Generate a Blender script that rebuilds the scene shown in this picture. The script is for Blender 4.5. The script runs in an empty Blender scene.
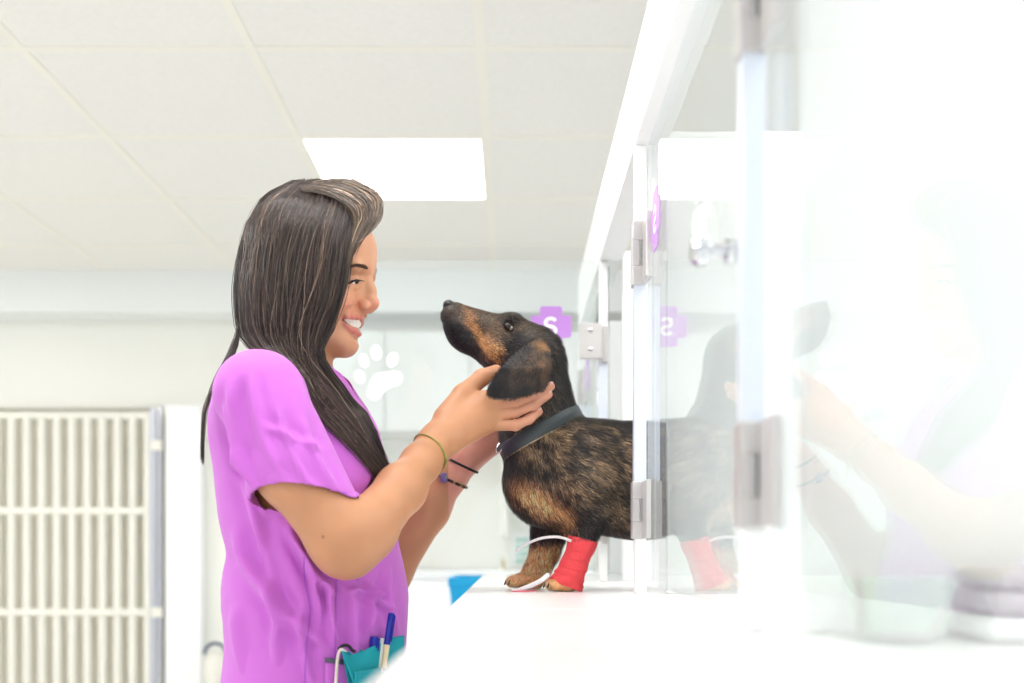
import bpy, bmesh, math, random
import numpy as np
from mathutils import Vector, Matrix
R = math.radians
rng = np.random.default_rng(7)
random.seed(7)
EXPO=0.5; WORLD=0.75; PANEL=9.0
SC = bpy.context.scene
COL = SC.collection
F = 1067.0            # focal length in pixels of the 1024-wide frame
VX, VY = 510.0, 550.0 # vanishing point of the room's depth lines
CZ = 1.12             # eye height of the camera

def S(px, py, d):
    """the point at distance d that is seen at pixel px, py"""
    return np.array([(px-VX)/F*d, d, CZ+(VY-py)/F*d])

def tag(o, label=None, cat=None, group=None, kind=None):
    if label: o['label'] = label
    if cat: o['category'] = cat
    if group: o['group'] = group
    if kind: o['kind'] = kind
    return o

def empty(name, loc=(0,0,0), rz=0):
    o = bpy.data.objects.new(name, None); COL.objects.link(o)
    o.location = loc; o.rotation_euler = (0,0,rz); o.empty_display_size = .05
    return o

def link(name, me, mat=None, parent=None):
    o = bpy.data.objects.new(name, me); COL.objects.link(o)
    if mat is not None and not me.materials: me.materials.append(mat)
    if parent is not None:
        o.parent = parent
        o.matrix_parent_inverse = parent_world(parent).inverted()
    return o

def parent_world(o):
    m = Matrix.LocRotScale(o.location, o.rotation_euler, o.scale)
    if o.parent is not None:
        m = parent_world(o.parent) @ o.matrix_parent_inverse @ m
    return m

def mesh_np(name, V, Q=None, T=None, smooth=True, colors=None):
    me = bpy.data.meshes.new(name)
    V = np.asarray(V, np.float32)
    nq = 0 if Q is None else len(Q); nt = 0 if T is None else len(T)
    me.vertices.add(len(V)); me.vertices.foreach_set('co', V.ravel())
    loops = []
    if nq: loops.append(np.asarray(Q, np.int32).ravel())
    if nt: loops.append(np.asarray(T, np.int32).ravel())
    L = np.concatenate(loops)
    me.loops.add(len(L)); me.loops.foreach_set('vertex_index', L)
    me.polygons.add(nq+nt)
    st = np.concatenate([np.arange(nq)*4, nq*4+np.arange(nt)*3]).astype(np.int32)
    me.polygons.foreach_set('loop_start', st)
    me.update(calc_edges=True)
    if smooth: me.polygons.foreach_set('use_smooth', np.ones(nq+nt, bool))
    if colors is not None:
        ca = me.color_attributes.new('Col', 'FLOAT_COLOR', 'POINT')
        c = np.ones((len(V),4), np.float32); c[:,:3] = colors
        ca.data.foreach_set('color', c.ravel())
    me.validate()
    return me

def lin(c):
    """sRGB 0-255 to linear"""
    c = np.asarray(c, float)/255.
    return np.where(c <= .04045, c/12.92, ((c+.055)/1.055)**2.4)

# ------------------------------------------------------------------ simple solids
class MB:
    def __init__(s): s.bm = bmesh.new()
    def box(s, x0,x1,y0,y1,z0,z1, bev=0, seg=2):
        r = bmesh.ops.create_cube(s.bm, size=1)
        for v in r['verts']:
            v.co = Vector(((x0+x1)/2+v.co.x*(x1-x0), (y0+y1)/2+v.co.y*(y1-y0), (z0+z1)/2+v.co.z*(z1-z0)))
        if bev:
            es = list({e for v in r['verts'] for e in v.link_edges})
            bmesh.ops.bevel(s.bm, geom=es, offset=bev, segments=seg, affect='EDGES', profile=.5)
        return s
    def tube(s, pts, r, n=10, closed=False, cap=True):
        pts = [Vector(p) for p in pts]; N = len(pts)
        rs = r if hasattr(r, '__len__') else [r]*N
        rings = []; up = None
        for i,p in enumerate(pts):
            a = pts[(i-1)%N] if (closed or i>0) else pts[i]
            b = pts[(i+1)%N] if (closed or i<N-1) else pts[i]
            t = (b-a).normalized()
            if up is None:
                up = Vector((0,0,1)) if abs(t.z)<.9 else Vector((1,0,0))
            u = (up - t*up.dot(t)).normalized(); w = t.cross(u); up = u
            rings.append([s.bm.verts.new(p+(u*math.cos(k*2*math.pi/n)+w*math.sin(k*2*math.pi/n))*rs[i]) for k in range(n)])
        for i in range(N if closed else N-1):
            A, B = rings[i], rings[(i+1)%N]
            for k in range(n):
                s.bm.faces.new((A[k],A[(k+1)%n],B[(k+1)%n],B[k]))
        if cap and not closed:
            s.bm.faces.new(rings[0][::-1]); s.bm.faces.new(rings[-1])
        return s
    def lathe(s, prof, c, axis='z', n=32):
        rings = []
        for r,h in prof:
            ring = []
            for k in range(n):
                a = 2*math.pi*k/n; x,y = math.cos(a)*r, math.sin(a)*r
                p = {'z':(x,y,h),'x':(h,x,y),'y':(x,h,y)}[axis]
                ring.append(s.bm.verts.new(Vector(c)+Vector(p)))
            rings.append(ring)
        for A,B in zip(rings, rings[1:]):
            for k in range(n): s.bm.faces.new((A[k],A[(k+1)%n],B[(k+1)%n],B[k]))
        s.bm.faces.new(rings[0][::-1]); s.bm.faces.new(rings[-1])
        return s
    def prism(s, outline, y0, y1, hole=None):
        """outline in (x,z), extruded along y"""
        n = len(outline)
        A = [s.bm.verts.new((x,y0,z)) for x,z in outline]; B = [s.bm.verts.new((x,y1,z)) for x,z in outline]
        s.bm.faces.new(A); s.bm.faces.new(B[::-1])
        for k in range(n): s.bm.faces.new((A[k],B[k],B[(k+1)%n],A[(k+1)%n]))
        return s
    def sph(s, c, r, n=16):
        m = Matrix.Translation(Vector(c)) @ Matrix.Diagonal(Vector((*(r if hasattr(r,'__len__') else (r,r,r)),1)))
        bmesh.ops.create_uvsphere(s.bm, u_segments=n, v_segments=max(6,n*2//3), radius=1, matrix=m)
        return s
    def build(s, name, mat, parent=None, smooth=False):
        bmesh.ops.recalc_face_normals(s.bm, faces=s.bm.faces)
        me = bpy.data.meshes.new(name); s.bm.to_mesh(me); s.bm.free()
        if smooth:
            me.polygons.foreach_set('use_smooth', np.ones(len(me.polygons), bool))
            me.set_sharp_from_angle(angle=R(40))
        return link(name, me, mat, parent)

# ------------------------------------------------------------------ materials
def mat(name, col, rough=.5, metal=0, spec=.5, bump=None, noise=None, sss=0, sheen=0, attr=False, emit=None, coat=0):
    m = bpy.data.materials.new(name); m.use_nodes = True
    nt = m.node_tree; b = nt.nodes['Principled BSDF']
    c = (*lin(col), 1) if col is not None else (1,1,1,1)
    b.inputs['Base Color'].default_value = c
    b.inputs['Roughness'].default_value = rough
    b.inputs['Metallic'].default_value = metal
    b.inputs['Specular IOR Level'].default_value = spec
    if sss:
        b.inputs['Subsurface Weight'].default_value = sss
        b.inputs['Subsurface Radius'].default_value = (1,.35,.2)
        b.inputs['Subsurface Scale'].default_value = .006
    if sheen:
        b.inputs['Sheen Weight'].default_value = sheen
    if coat:
        b.inputs['Coat Weight'].default_value = coat; b.inputs['Coat Roughness'].default_value = .05
    if emit:
        b.inputs['Emission Color'].default_value = c; b.inputs['Emission Strength'].default_value = emit
    tc = nt.nodes.new('ShaderNodeTexCoord')
    src = None
    if attr:
        a = nt.nodes.new('ShaderNodeAttribute'); a.attribute_name = 'Col'; src = a.outputs['Color']
        nt.links.new(src, b.inputs['Base Color'])
    if noise:
        sc, amt = noise
        n = nt.nodes.new('ShaderNodeTexNoise'); n.inputs['Scale'].default_value = sc; n.inputs['Detail'].default_value = 4
        nt.links.new(tc.outputs['Object'], n.inputs['Vector'])
        mr = nt.nodes.new('ShaderNodeMapRange'); mr.inputs['From Min'].default_value=.3; mr.inputs['From Max'].default_value=.7
        mr.inputs['To Min'].default_value = 1-amt; mr.inputs['To Max'].default_value = 1+amt
        nt.links.new(n.outputs['Fac'], mr.inputs['Value'])
        mx = nt.nodes.new('ShaderNodeVectorMath'); mx.operation = 'SCALE'
        if src is not None: nt.links.new(src, mx.inputs[0])
        else: mx.inputs[0].default_value = c[:3]
        nt.links.new(mr.outputs['Result'], mx.inputs['Scale'])
        nt.links.new(mx.outputs['Vector'], b.inputs['Base Color'])
    if bump:
        sc, st, dist = bump
        n = nt.nodes.new('ShaderNodeTexNoise'); n.inputs['Scale'].default_value = sc; n.inputs['Detail'].default_value = 3
        nt.links.new(tc.outputs['Object'], n.inputs['Vector'])
        bp = nt.nodes.new('ShaderNodeBump'); bp.inputs['Strength'].default_value = st; bp.inputs['Distance'].default_value = dist
        nt.links.new(n.outputs['Fac'], bp.inputs['Height']); nt.links.new(bp.outputs['Normal'], b.inputs['Normal'])
    return m

def glass_mat(name, tint=(240,247,245), haze=0.0):
    """thin pane: clear with a Fresnel mirror on top"""
    m = bpy.data.materials.new(name); m.use_nodes = True; nt = m.node_tree
    nt.nodes.remove(nt.nodes['Principled BSDF']); out = nt.nodes['Material Output']
    tr = nt.nodes.new('ShaderNodeBsdfTransparent'); tr.inputs['Color'].default_value = (*lin(tint),1)
    gl = nt.nodes.new('ShaderNodeBsdfGlossy'); gl.inputs['Roughness'].default_value = .0
    df = nt.nodes.new('ShaderNodeBsdfDiffuse'); df.inputs['Color'].default_value = (*lin((236,243,241)),1)
    fr = nt.nodes.new('ShaderNodeFresnel'); fr.inputs['IOR'].default_value = 1.5
    # the pane is not refracted through, so both of its faces must mirror like air to glass
    ge = nt.nodes.new('ShaderNodeNewGeometry'); io = nt.nodes.new('ShaderNodeMapRange')
    io.inputs['To Min'].default_value = 1.5; io.inputs['To Max'].default_value = 1/1.5
    nt.links.new(ge.outputs['Backfacing'], io.inputs['Value']); nt.links.new(io.outputs['Result'], fr.inputs['IOR'])
    m0 = nt.nodes.new('ShaderNodeMixShader'); m0.inputs['Fac'].default_value = haze
    nt.links.new(tr.outputs[0], m0.inputs[1]); nt.links.new(df.outputs[0], m0.inputs[2])
    m1 = nt.nodes.new('ShaderNodeMixShader')
    nt.links.new(fr.outputs[0], m1.inputs['Fac']); nt.links.new(m0.outputs[0], m1.inputs[1]); nt.links.new(gl.outputs[0], m1.inputs[2])
    nt.links.new(m1.outputs[0], out.inputs['Surface'])
    return m

# ------------------------------------------------------------------ distance fields
class cone:
    def __init__(s, a, b, ra, rb, sy=1.0):
        s.a=np.array(a,float); s.b=np.array(b,float); s.ra=ra; s.rb=rb; s.sy=sy
    def __call__(s, P):
        q = np.array([1,1/s.sy,1])
        a = s.a*q; ba = s.b*q-a
        pa = P*q - a
        L = max(ba@ba, 1e-12)
        h = np.clip(pa@ba/L, 0, 1)
        d = np.linalg.norm(pa-h[:,None]*ba, axis=1) - (s.ra+(s.rb-s.ra)*h)
        return d*min(1,s.sy)
class ell:
    def __init__(s, c, r, rot=None):
        s.c=np.array(c,float); s.r=np.array(r if hasattr(r,'__len__') else (r,r,r),float)
        s.M = None if rot is None else np.array(rot.to_3x3().transposed()) if hasattr(rot,'to_3x3') else np.array(rot)
    def __call__(s, P):
        q = P-s.c
        if s.M is not None: q = q@s.M.T
        k0 = np.linalg.norm(q/s.r, axis=1); k1 = np.linalg.norm(q/(s.r*s.r), axis=1)+1e-9
        return np.where(k0<1e-4, -s.r.min(), k0*(k0-1)/k1)
class plane:
    """keeps the side the normal points away from"""
    def __init__(s, p, n): s.p=np.array(p,float); s.n=np.array(n,float)/np.linalg.norm(n)
    def __call__(s, P): return (P-s.p)@s.n
def smin(a,b,k):
    if k<=0: return np.minimum(a,b)
    h = np.maximum(k-np.abs(a-b),0)/k
    return np.minimum(a,b)-h*h*k*.25
def smax(a,b,k): return -smin(-a,-b,k)

class Model:
    """ops run in order: add = smooth union, cut = smooth subtraction, clip = intersection.
    A branch is a Model of its own united with this one's trunk and with the other branches."""
    def __init__(s): s.ops=[]; s.branches=[]
    def add(s, f, k=.01): s.ops.append(('add',f,k)); return s
    def cut(s, f, k=.004): s.ops.append(('cut',f,k)); return s
    def clip(s, f, k=0.0): s.ops.append(('clip',f,k)); return s
    def branch(s, m, k=.006): s.branches.append((m,k)); return s
    def __call__(s, P, keep=None):
        d = None
        for i,(m,f,k) in enumerate(s.ops):
            if keep is not None and not keep[i]: continue
            if d is None:
                d = f(P) if m=='add' else np.full(len(P), 9.)
                continue
            if m=='add': d = smin(d, f(P), k)
            elif m=='cut': d = smax(d, -f(P), k)
            else: d = smax(d, f(P), k)
        if d is None: d = np.full(len(P), 9.)
        if s.branches:
            t = d
            for m,k in s.branches:
                t = np.minimum(t, smin(d, m(P), k))
            d = t
        return d
    def grad(s, P, e=.0008):
        g = np.stack([s(P+np.eye(3)[i]*e)-s(P-np.eye(3)[i]*e) for i in range(3)],1)
        return g/(np.linalg.norm(g,axis=1,keepdims=True)+1e-9)

def grid_mesh(model, lo, hi, vox, smooth=1, B=16):
    """surface nets over a sparse block grid"""
    lo=np.array(lo,float); n=np.ceil((np.array(hi)-lo)/vox/B).astype(int)*B+1
    D = np.full(n, 1.0, np.float32)
    nb = (n-1)//B
    I = np.stack(np.meshgrid(*[np.arange(k) for k in nb], indexing='ij'),-1).reshape(-1,3)
    C = lo+(I*B+B/2)*vox
    Rb = B*vox*math.sqrt(3)/2
    vals=[f(C) for (_,f,_) in model.ops]; modes=[o[0] for o in model.ops]; ks=[o[2] for o in model.ops]
    full = model(C)
    off = np.stack(np.meshgrid(*[np.arange(B+1)]*3, indexing='ij'),-1).reshape(-1,3)
    for j in np.flatnonzero(np.abs(full) < 1.35*Rb+.012):
        if modes.count('add') > 4 and not model.branches:
            m0 = min(v[j] for v,mo in zip(vals,modes) if mo=='add')
            keep = [(v[j] < m0+2*Rb*1.3+k+.01) if mo=='add' else (abs(v[j])<2*Rb+.02+k or (v[j]<0)==(mo=='cut')) for v,mo,k in zip(vals,modes,ks)]
        else: keep=None
        b = I[j]*B
        P = lo+(off+b)*vox
        D[b[0]:b[0]+B+1, b[1]:b[1]+B+1, b[2]:b[2]+B+1] = model(P, keep).reshape(B+1,B+1,B+1)
    for j in np.flatnonzero(full <= -(1.35*Rb+.012)):
        b=I[j]*B; s=D[b[0]:b[0]+B+1, b[1]:b[1]+B+1, b[2]:b[2]+B+1]
        s[s==1.0] = -1.0
    neg = (D<0)
    cn = np.zeros(n-1, np.uint8)
    for dx in (0,1):
        for dy in (0,1):
            for dz in (0,1):
                cn += neg[dx:n[0]-1+dx, dy:n[1]-1+dy, dz:n[2]-1+dz]
    act = np.flatnonzero(((cn>0)&(cn<8)).ravel())
    m = n-1
    ix,iy,iz = np.unravel_index(act, m)
    cor = np.array([(a,b,c) for a in (0,1) for b in (0,1) for c in (0,1)])
    cv = np.stack([D[ix+a,iy+b,iz+c] for a,b,c in cor],1).astype(np.float64)
    acc = np.zeros((len(act),3)); cnt=np.zeros(len(act))
    for i in range(8):
        for j in range(i+1,8):
            if np.abs(cor[i]-cor[j]).sum()!=1: continue
            x = (cv[:,i]<0)!=(cv[:,j]<0)
            den = np.where(x, cv[:,i]-cv[:,j], 1)
            t = cv[:,i]/den
            p = cor[i]+t[:,None]*(cor[j]-cor[i])
            acc[x]+=p[x]; cnt[x]+=1
    V = lo+(np.stack([ix,iy,iz],1)+acc/cnt[:,None])*vox
    def vid(x,y,z): return np.searchsorted(act, (x*m[1]+y)*m[2]+z)
    Q=[]
    for ax in range(3):
        sl0=[slice(None)]*3; sl1=[slice(None)]*3
        sl0[ax]=slice(0,n[ax]-1); sl1[ax]=slice(1,n[ax])
        A=neg[tuple(sl0)]; Bn=neg[tuple(sl1)]
        e=np.stack(np.nonzero(A!=Bn),1)
        u,v=(ax+1)%3,(ax+2)%3
        e=e[(e[:,u]>0)&(e[:,v]>0)&(e[:,u]<n[u]-1)&(e[:,v]<n[v]-1)]
        s=A[e[:,0],e[:,1],e[:,2]]
        c=[]
        for du,dv in ((-1,-1),(0,-1),(0,0),(-1,0)):
            q=e.copy(); q[:,u]+=du; q[:,v]+=dv
            c.append(vid(q[:,0],q[:,1],q[:,2]))
        q=np.stack(c,1); q[~s]=q[~s][:,::-1]
        Q.append(q)
    Q=np.concatenate(Q)
    for _ in range(smooth):
        V = relax(V,Q,.5)
    return V,Q

def relax(V,Q,f):
    acc=np.zeros_like(V); c=np.zeros(len(V))
    for i in range(4):
        for j in ((i+1)%4,(i-1)%4):
            for a in range(3):
                acc[:,a]+=np.bincount(Q[:,i], weights=V[Q[:,j],a], minlength=len(V))
            c+=np.bincount(Q[:,i], minlength=len(V))
    return V+(acc/np.maximum(c,1)[:,None]-V)*f

def normals(V,Q):
    fn=np.cross(V[Q[:,2]]-V[Q[:,0]], V[Q[:,3]]-V[Q[:,1]])
    N=np.zeros_like(V)
    for i in range(4):
        for a in range(3): N[:,a]+=np.bincount(Q[:,i],weights=fn[:,a],minlength=len(V))
    return N/(np.linalg.norm(N,axis=1,keepdims=True)+1e-12)

def compact(V,Q,extra=None):
    used=np.zeros(len(V),bool); used[Q.ravel()]=True
    mp=np.cumsum(used)-1
    return (V[used], mp[Q]) if extra is None else (V[used], mp[Q], extra[used])

def hit(model, px, py, d0, d1=2.2):
    """first surface met by the sight line through a pixel"""
    d=d0
    for _ in range(90):
        v=float(model(S(px,py,d)[None])[0])
        if v<.0004 or d>d1: break
        d+=max(v*.8,.0004)
    return d

def vnoise(P, sc, seed=0):
    """value noise in 0..1"""
    q=P*sc+seed*17.3; i=np.floor(q).astype(np.int64); f=q-i; f=f*f*(3-2*f)
    def h(a): 
        n=(a[:,0]*73856093)^(a[:,1]*19349663)^(a[:,2]*83492791)^(seed*2654435)
        n=(n^(n>>13))*1274126177
        return ((n^(n>>16))&0xffff)/65535.
    r=0
    for a in (0,1):
        for b in (0,1):
            for c in (0,1):
                w=(f[:,0] if a else 1-f[:,0])*(f[:,1] if b else 1-f[:,1])*(f[:,2] if c else 1-f[:,2])
                r=r+w*h(i+np.array([a,b,c]))
    return r
def spline(pts, n):
    """Catmull-Rom through pts, n samples"""
    P=np.asarray(pts,float); P=np.vstack([2*P[0]-P[1],P,2*P[-1]-P[-2]])
    t=np.linspace(0,len(P)-3-1e-6,n); i=t.astype(int); f=(t-i)[:,None]
    a,b,c,d=P[i],P[i+1],P[i+2],P[i+3]
    return .5*((2*b)+(c-a)*f+(2*a-5*b+4*c-d)*f*f+(3*b-a-3*c+d)*f**3)
def strands_mesh(name, paths, radii, colors, sides=3):
    """many tapered hairs; paths (N,M,3), radii (N,M), colors (N,3)"""
    N,M,_=paths.shape
    t=np.gradient(paths,axis=1); t/=np.linalg.norm(t,axis=2,keepdims=True)+1e-9
    up=np.array([.13,-.97,.2]); u=np.cross(t,up); u/=np.linalg.norm(u,axis=2,keepdims=True)+1e-9
    w=np.cross(t,u)
    ring=[]
    for k in range(sides):
        a=2*math.pi*k/sides
        ring.append(paths+(u*math.cos(a)+w*math.sin(a))*radii[...,None])
    V=np.stack(ring,2).reshape(-1,3)
    base=(np.arange(N)[:,None,None]*M+np.arange(M-1)[None,:,None])*sides
    k=np.arange(sides)[None,None,:]; k2=(k+1)%sides
    Q=np.stack([base+k,base+k2,base+sides+k2,base+sides+k],-1).reshape(-1,4)
    return mesh_np(name,V,Q,colors=np.repeat(colors,M*sides,axis=0))
# ================================================================== camera, light
cam = bpy.data.cameras.new('camera'); camo = bpy.data.objects.new('camera', cam); COL.objects.link(camo)
camo.location = (0,0,CZ); camo.rotation_euler = (R(90),0,0)
cam.sensor_width = 36; cam.lens = F*36/1024
cam.shift_x = (512-VX)/1024; cam.shift_y = (VY-341.5)/1024
cam.clip_start = .02
cam.dof.use_dof = True; cam.dof.focus_distance = 1.53; cam.dof.aperture_fstop = 3.0
SC.camera = camo
SC.view_settings.view_transform = 'Standard'; SC.view_settings.look = 'None'
SC.view_settings.exposure = EXPO; SC.view_settings.gamma = 1.0; SC.view_settings.use_curve_mapping = False
w = bpy.data.worlds.new('world'); SC.world = w; w.use_nodes = True
w.node_tree.nodes['Background'].inputs['Color'].default_value = (*lin((250,252,255)),1)
w.node_tree.nodes['Background'].inputs['Strength'].default_value = WORLD
SC.cycles.max_bounces = 10; SC.cycles.transparent_max_bounces = 16
SC.cycles.use_denoising = True
SC.cycles.sample_clamp_indirect = 6

# ================================================================== materials of the place
M_wall  = mat('wall_paint', (240,240,232), .7, noise=(1.2,.012))
M_white = mat('white_laminate', (246,247,246), .35)
M_counter = mat('white_gloss_worktop', (248,248,247), .22, spec=.5)
M_ceil  = mat('ceiling_tile', (243,241,235), .9, noise=(60,.02), bump=(220,.25,.002))
M_grid  = mat('ceiling_grid', (246,243,232), .6)
M_floor = mat('floor_vinyl', (232,230,224), .4, noise=(3,.05))
M_lamp  = mat('lamp_diffuser', (255,255,255), .5, emit=PANEL)
M_steel = mat('brushed_steel', (206,203,201), .3, metal=.45)
M_chrome= mat('chrome', (215,216,220), .12, metal=1)
M_dark  = mat('slot_shade', (40,36,34), .6)
M_blueal= mat('anodised_edge', (222,229,241), .35, metal=.1)
M_bar   = mat('cream_enamel', (238,236,224), .4)
M_kennel= mat('kennel_lining', (244,240,226), .7)
M_glass = glass_mat('door_glass', (252,254,254), .10)
M_lilac = mat('lilac_vinyl', (196,140,222), .5)
M_decal = mat('white_vinyl', (250,250,250), .5)
M_greypost = mat('grey_post', (196,198,206), .35, metal=.5)

TW = .6               # ceiling module
HC = CZ+1.31          # ceiling height
# ---- ceiling: tiles in a grid
X0 = -.0762
rows = [1.584+ .6*i for i in range(-4,8)]    # cross lines at 2.784, 3.384, 3.984 ...
DEND = 5.0
def struct(name, mb, m, smooth=False, parent=None):
    o = mb.build(name, m, parent, smooth)
    if parent is None: tag(o, kind='structure')
    return o
mb = MB()
lamp_cells = {(-1,3.384),(-1,.984),(-4,2.184),(-4,-.216),(1,.984),(1,-.216),(-3,-.816),(-5,3.384),(-5,1.584)}  # only one panel is in view; cage and far-left ones added for brightness
def is_lamp(i,y): return any(i==a and abs(y-b)<.05 for a,b in lamp_cells)
for i in range(-7,4):
    for y in rows:
        x=X0+i*TW
        y1=min(y+TW, DEND+.02)
        if y>DEND: continue
        if is_lamp(i,y): continue
        mb.box(x+.0121,x+TW-.0121, y+.0121,y1-.0121, HC,HC+.02)
ceil = struct('ceiling', mb, M_ceil)
mb = MB()
for i in range(-7,5):
    x=X0+i*TW; mb.box(x-.0125,x+.0125,rows[0],DEND+.02,HC-.003,HC+.018)
for y in rows:
    if y<DEND: mb.box(X0-7*TW,X0+4*TW,y-.0125,y+.0125,HC-.0034,HC+.018)
struct('trim_1', mb, M_grid)
for (i,y) in sorted(lamp_cells, key=lambda t:(-t[1],-t[0])):
    x=X0+i*TW
    t=empty('ceiling_light',(x+TW/2,y+TW/2,HC))
    lab={(-1,3.384):'square white ceiling light panel seen above the woman and the dog',
         (-5,3.384):'ceiling light panel over the barred kennel gate, near the back wall',
         (-4,2.184):'ceiling light panel over the open floor in front of the barred kennel gate',
         (-5,1.584):'unseen ceiling light panel added at the far left edge to brighten the room',
         (1,.984):'unseen ceiling light panel added above the two nearest cages to brighten their insides',
         (-1,.984):'ceiling light panel between the woman and the camera, over the worktop edge',
         (1,-.216):'unseen ceiling light panel added beside the camera to brighten the nearest cage',
         (-4,-.216):'ceiling light panel level with the camera on the kennel side of the room',
         (-3,-.816):'ceiling light panel behind the camera, furthest from the back wall'}[(i,y)]
    tag(t,lab,'light','ceiling light panels')
    MB().box(x+.013,x+TW-.013,y+.013,y+TW-.013,HC-.001,HC+.012).build('diffuser',M_lamp,t)
    f=MB()
    for a in ((x+.0125,x+.02,y+.0125,y+TW-.0125),(x+TW-.02,x+TW-.0125,y+.0125,y+TW-.0125),(x+.02,x+TW-.02,y+.0125,y+.02),(x+.02,x+TW-.02,y+TW-.02,y+TW-.0125)):
        f.box(*a,HC-.0035,HC-.0012)
    f.build('frame',M_grid,t)
# ---- floor, walls
struct('floor', MB().box(-4.3,2.4,-2,6.4,-.05,0), M_floor)
YW=5.2; GX0,GX1=-3.2,-1.735
gz=1.79
wb=MB(); wb.box(GX1,2.4,YW,YW+.08,0,HC+.02); wb.box(-4.3,GX1,YW,YW+.08,gz+.02,HC+.02); wb.box(-4.3,GX0,YW,YW+.08,0,gz+.02)
struct('wall_back', wb, M_wall)
struct('trim_2', MB().box(-4.3,2.4,5.0,5.21,2.235,HC), mat('bulkhead_paint',(240,243,241),.6))
# kennel recess behind the barred gate
k=MB(); k.box(GX0-.03,GX0,YW+.08,5.36,0,gz+.05); k.box(GX1,GX1+.03,YW+.08,5.36,0,gz+.05); k.box(GX0-.03,GX1+.03,5.36,5.39,0,gz+.05); k.box(GX0,GX1,YW+.08,5.36,gz+.02,gz+.05)
struct('wall_kennel', k, M_kennel)
# white pilaster beside the gate
yp=5.12
struct('trim_3', MB().box((165-VX)/F*yp,(201-VX)/F*yp,yp,YW,0,CZ+(VY-405)/F*yp,.004), M_white)

# ---- barred kennel gate
yg=5.14
g=empty('kennel_gate',((80-VX)/F*yg,yg,0)); tag(g,'cream barred kennel gate with two cross rails left of the woman','gate')
def gx(p): return (p-VX)/F*yg
def gzz(p): return CZ+(VY-p)/F*yg
xl=gx(-150); xr=gx(151)
fr=MB()
fr.box(xl,xr,yg-.012,yg+.012,gzz(419),gzz(412),.003)
fr.box(xl,xr,yg-.012,yg+.012,.06,.10,.003); fr.box(xl-.02,xl,yg-.012,yg+.012,.06,gzz(412),.003)
fr.build('frame',M_bar,g)
for py in (511,612):
    MB().box(xl,xr,yg-.026,yg-.008,gzz(py+3.5),gzz(py-3.5),.003).build('cross_rail',M_bar,g)
p=148.
while p>-150:
    MB().tube([(gx(p),yg,.1),(gx(p),yg,gzz(416))],.0215,12).build('bar',M_bar,g,True)
    p-=15.1
po=MB(); po.box(gx(151),gx(157.5),yg-.02,yg+.02,.02,gzz(409),.003)
po.build('hinge_post',M_greypost,g)
hp=MB().tube([(gx(161),yg-.02,.02),(gx(161),yg-.02,gzz(408))],.011,12)
hp.build('hinge_rod',M_chrome,g,True)
for py in (446,612):
    MB().box(gx(153),gx(164),yg-.035,yg-.018,gzz(py+5),gzz(py-5),.003).build('hinge',M_bar,g)

# ---- bench and clutter along the back wall
yb=4.55
bx0=(392-VX)/F*yb; bx1=1.6
b=empty('base_cabinet',((bx0+bx1)/2,yb+.25,0)); tag(b,'long white base cabinet against the back wall behind the dog','cabinet')
zt=CZ+(VY-571.5)/F*yb
MB().box(bx0,bx1,yb+.015,YW-.02,.0,zt-.03).build('body',M_white,b)
MB().box(bx0-.01,bx1,yb,YW-.02,zt-.03,zt,.004).build('cabinet_top',M_white,b)
n=4
for i in range(n):
    xa=bx0+(bx1-bx0)*i/n+.004; xb=bx0+(bx1-bx0)*(i+1)/n-.004
    dr=MB().box(xa,xb,yb,yb+.014,.1,zt-.04,.002).build('door',M_white,b)
    MB().tube([(xb-.05,yb-.001,zt-.12),(xb-.05,yb-.025,zt-.12),(xb-.05,yb-.025,zt-.26),(xb-.05,yb-.001,zt-.26)],.006,8).build('handle',M_chrome,dr,True)
# wall cupboards above it
yc=4.9
c0=(300-VX)/F*yc; c1=(640-VX)/F*yc
zb=CZ+(VY-432)/F*yc; ztp=CZ+(VY-331)/F*yc
M_cup=mat('cupboard_laminate',(229,232,228),.5)
wc=empty('wall_cupboard',((c0+c1)/2,YW,zb)); tag(wc,'white wall cupboard with plain doors seen through the open glass door','cupboard')
MB().box(c0,c1,yc+.015,YW-.002,zb,ztp,.003).build('body',M_cup,wc)
for i in range(4):
    xa=c0+(c1-c0)*i/4+.003; xb=c0+(c1-c0)*(i+1)/4-.003
    MB().box(xa,xb,yc-.003,yc+.013,zb+.003,ztp-.003,.002).build('door',M_cup,wc)
MB().box(c0,c1,yc-.004,yc+.012,zb-.016,zb-.001,.002).build('shadow_strip',mat('shadow_grey',(190,192,188),.5),wc)  # grey strip painted as the shadow along the cupboard's bottom edge
# blue bin
ybn=3.6
bn=empty('waste_bin',((520-VX)/F*ybn,ybn,0)); tag(bn,'tall blue plastic bin behind the end of the worktop','bin')
M_blue=mat('blue_plastic',(0,166,222),.4)
xt0=(452.5-VX)/F*ybn; zt2=CZ+(VY-576)/F*ybn
bm=MB(); wd=.46
top=[(xt0,ybn-.2),(xt0+wd,ybn-.2),(xt0+wd,ybn+.2),(xt0,ybn+.2)]
bot=[(xt0+.10,ybn-.14),(xt0+wd-.10,ybn-.14),(xt0+wd-.10,ybn+.14),(xt0+.10,ybn+.14)]
va=[bm.bm.verts.new((x,y,zt2-.02)) for x,y in top]; vb=[bm.bm.verts.new((x,y,0)) for x,y in bot]
ia=[bm.bm.verts.new((x*(.96)+.04*(xt0+wd/2),y*.96+.04*ybn,zt2-.02)) for x,y in top]
ib=[bm.bm.verts.new((x*(.96)+.04*(xt0+wd/2),y*.96+.04*ybn,.02)) for x,y in bot]
for k in range(4):
    q=(k+1)%4
    bm.bm.faces.new((va[k],va[q],vb[q],vb[k])); bm.bm.faces.new((ia[k],ib[k],ib[q],ia[q])); bm.bm.faces.new((va[k],ia[k],ia[q],va[q]))
bm.bm.faces.new(vb[::-1]); bm.bm.faces.new(ib)
bm.build('bin_body',M_blue,bn)
r=MB(); e=.004
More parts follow.
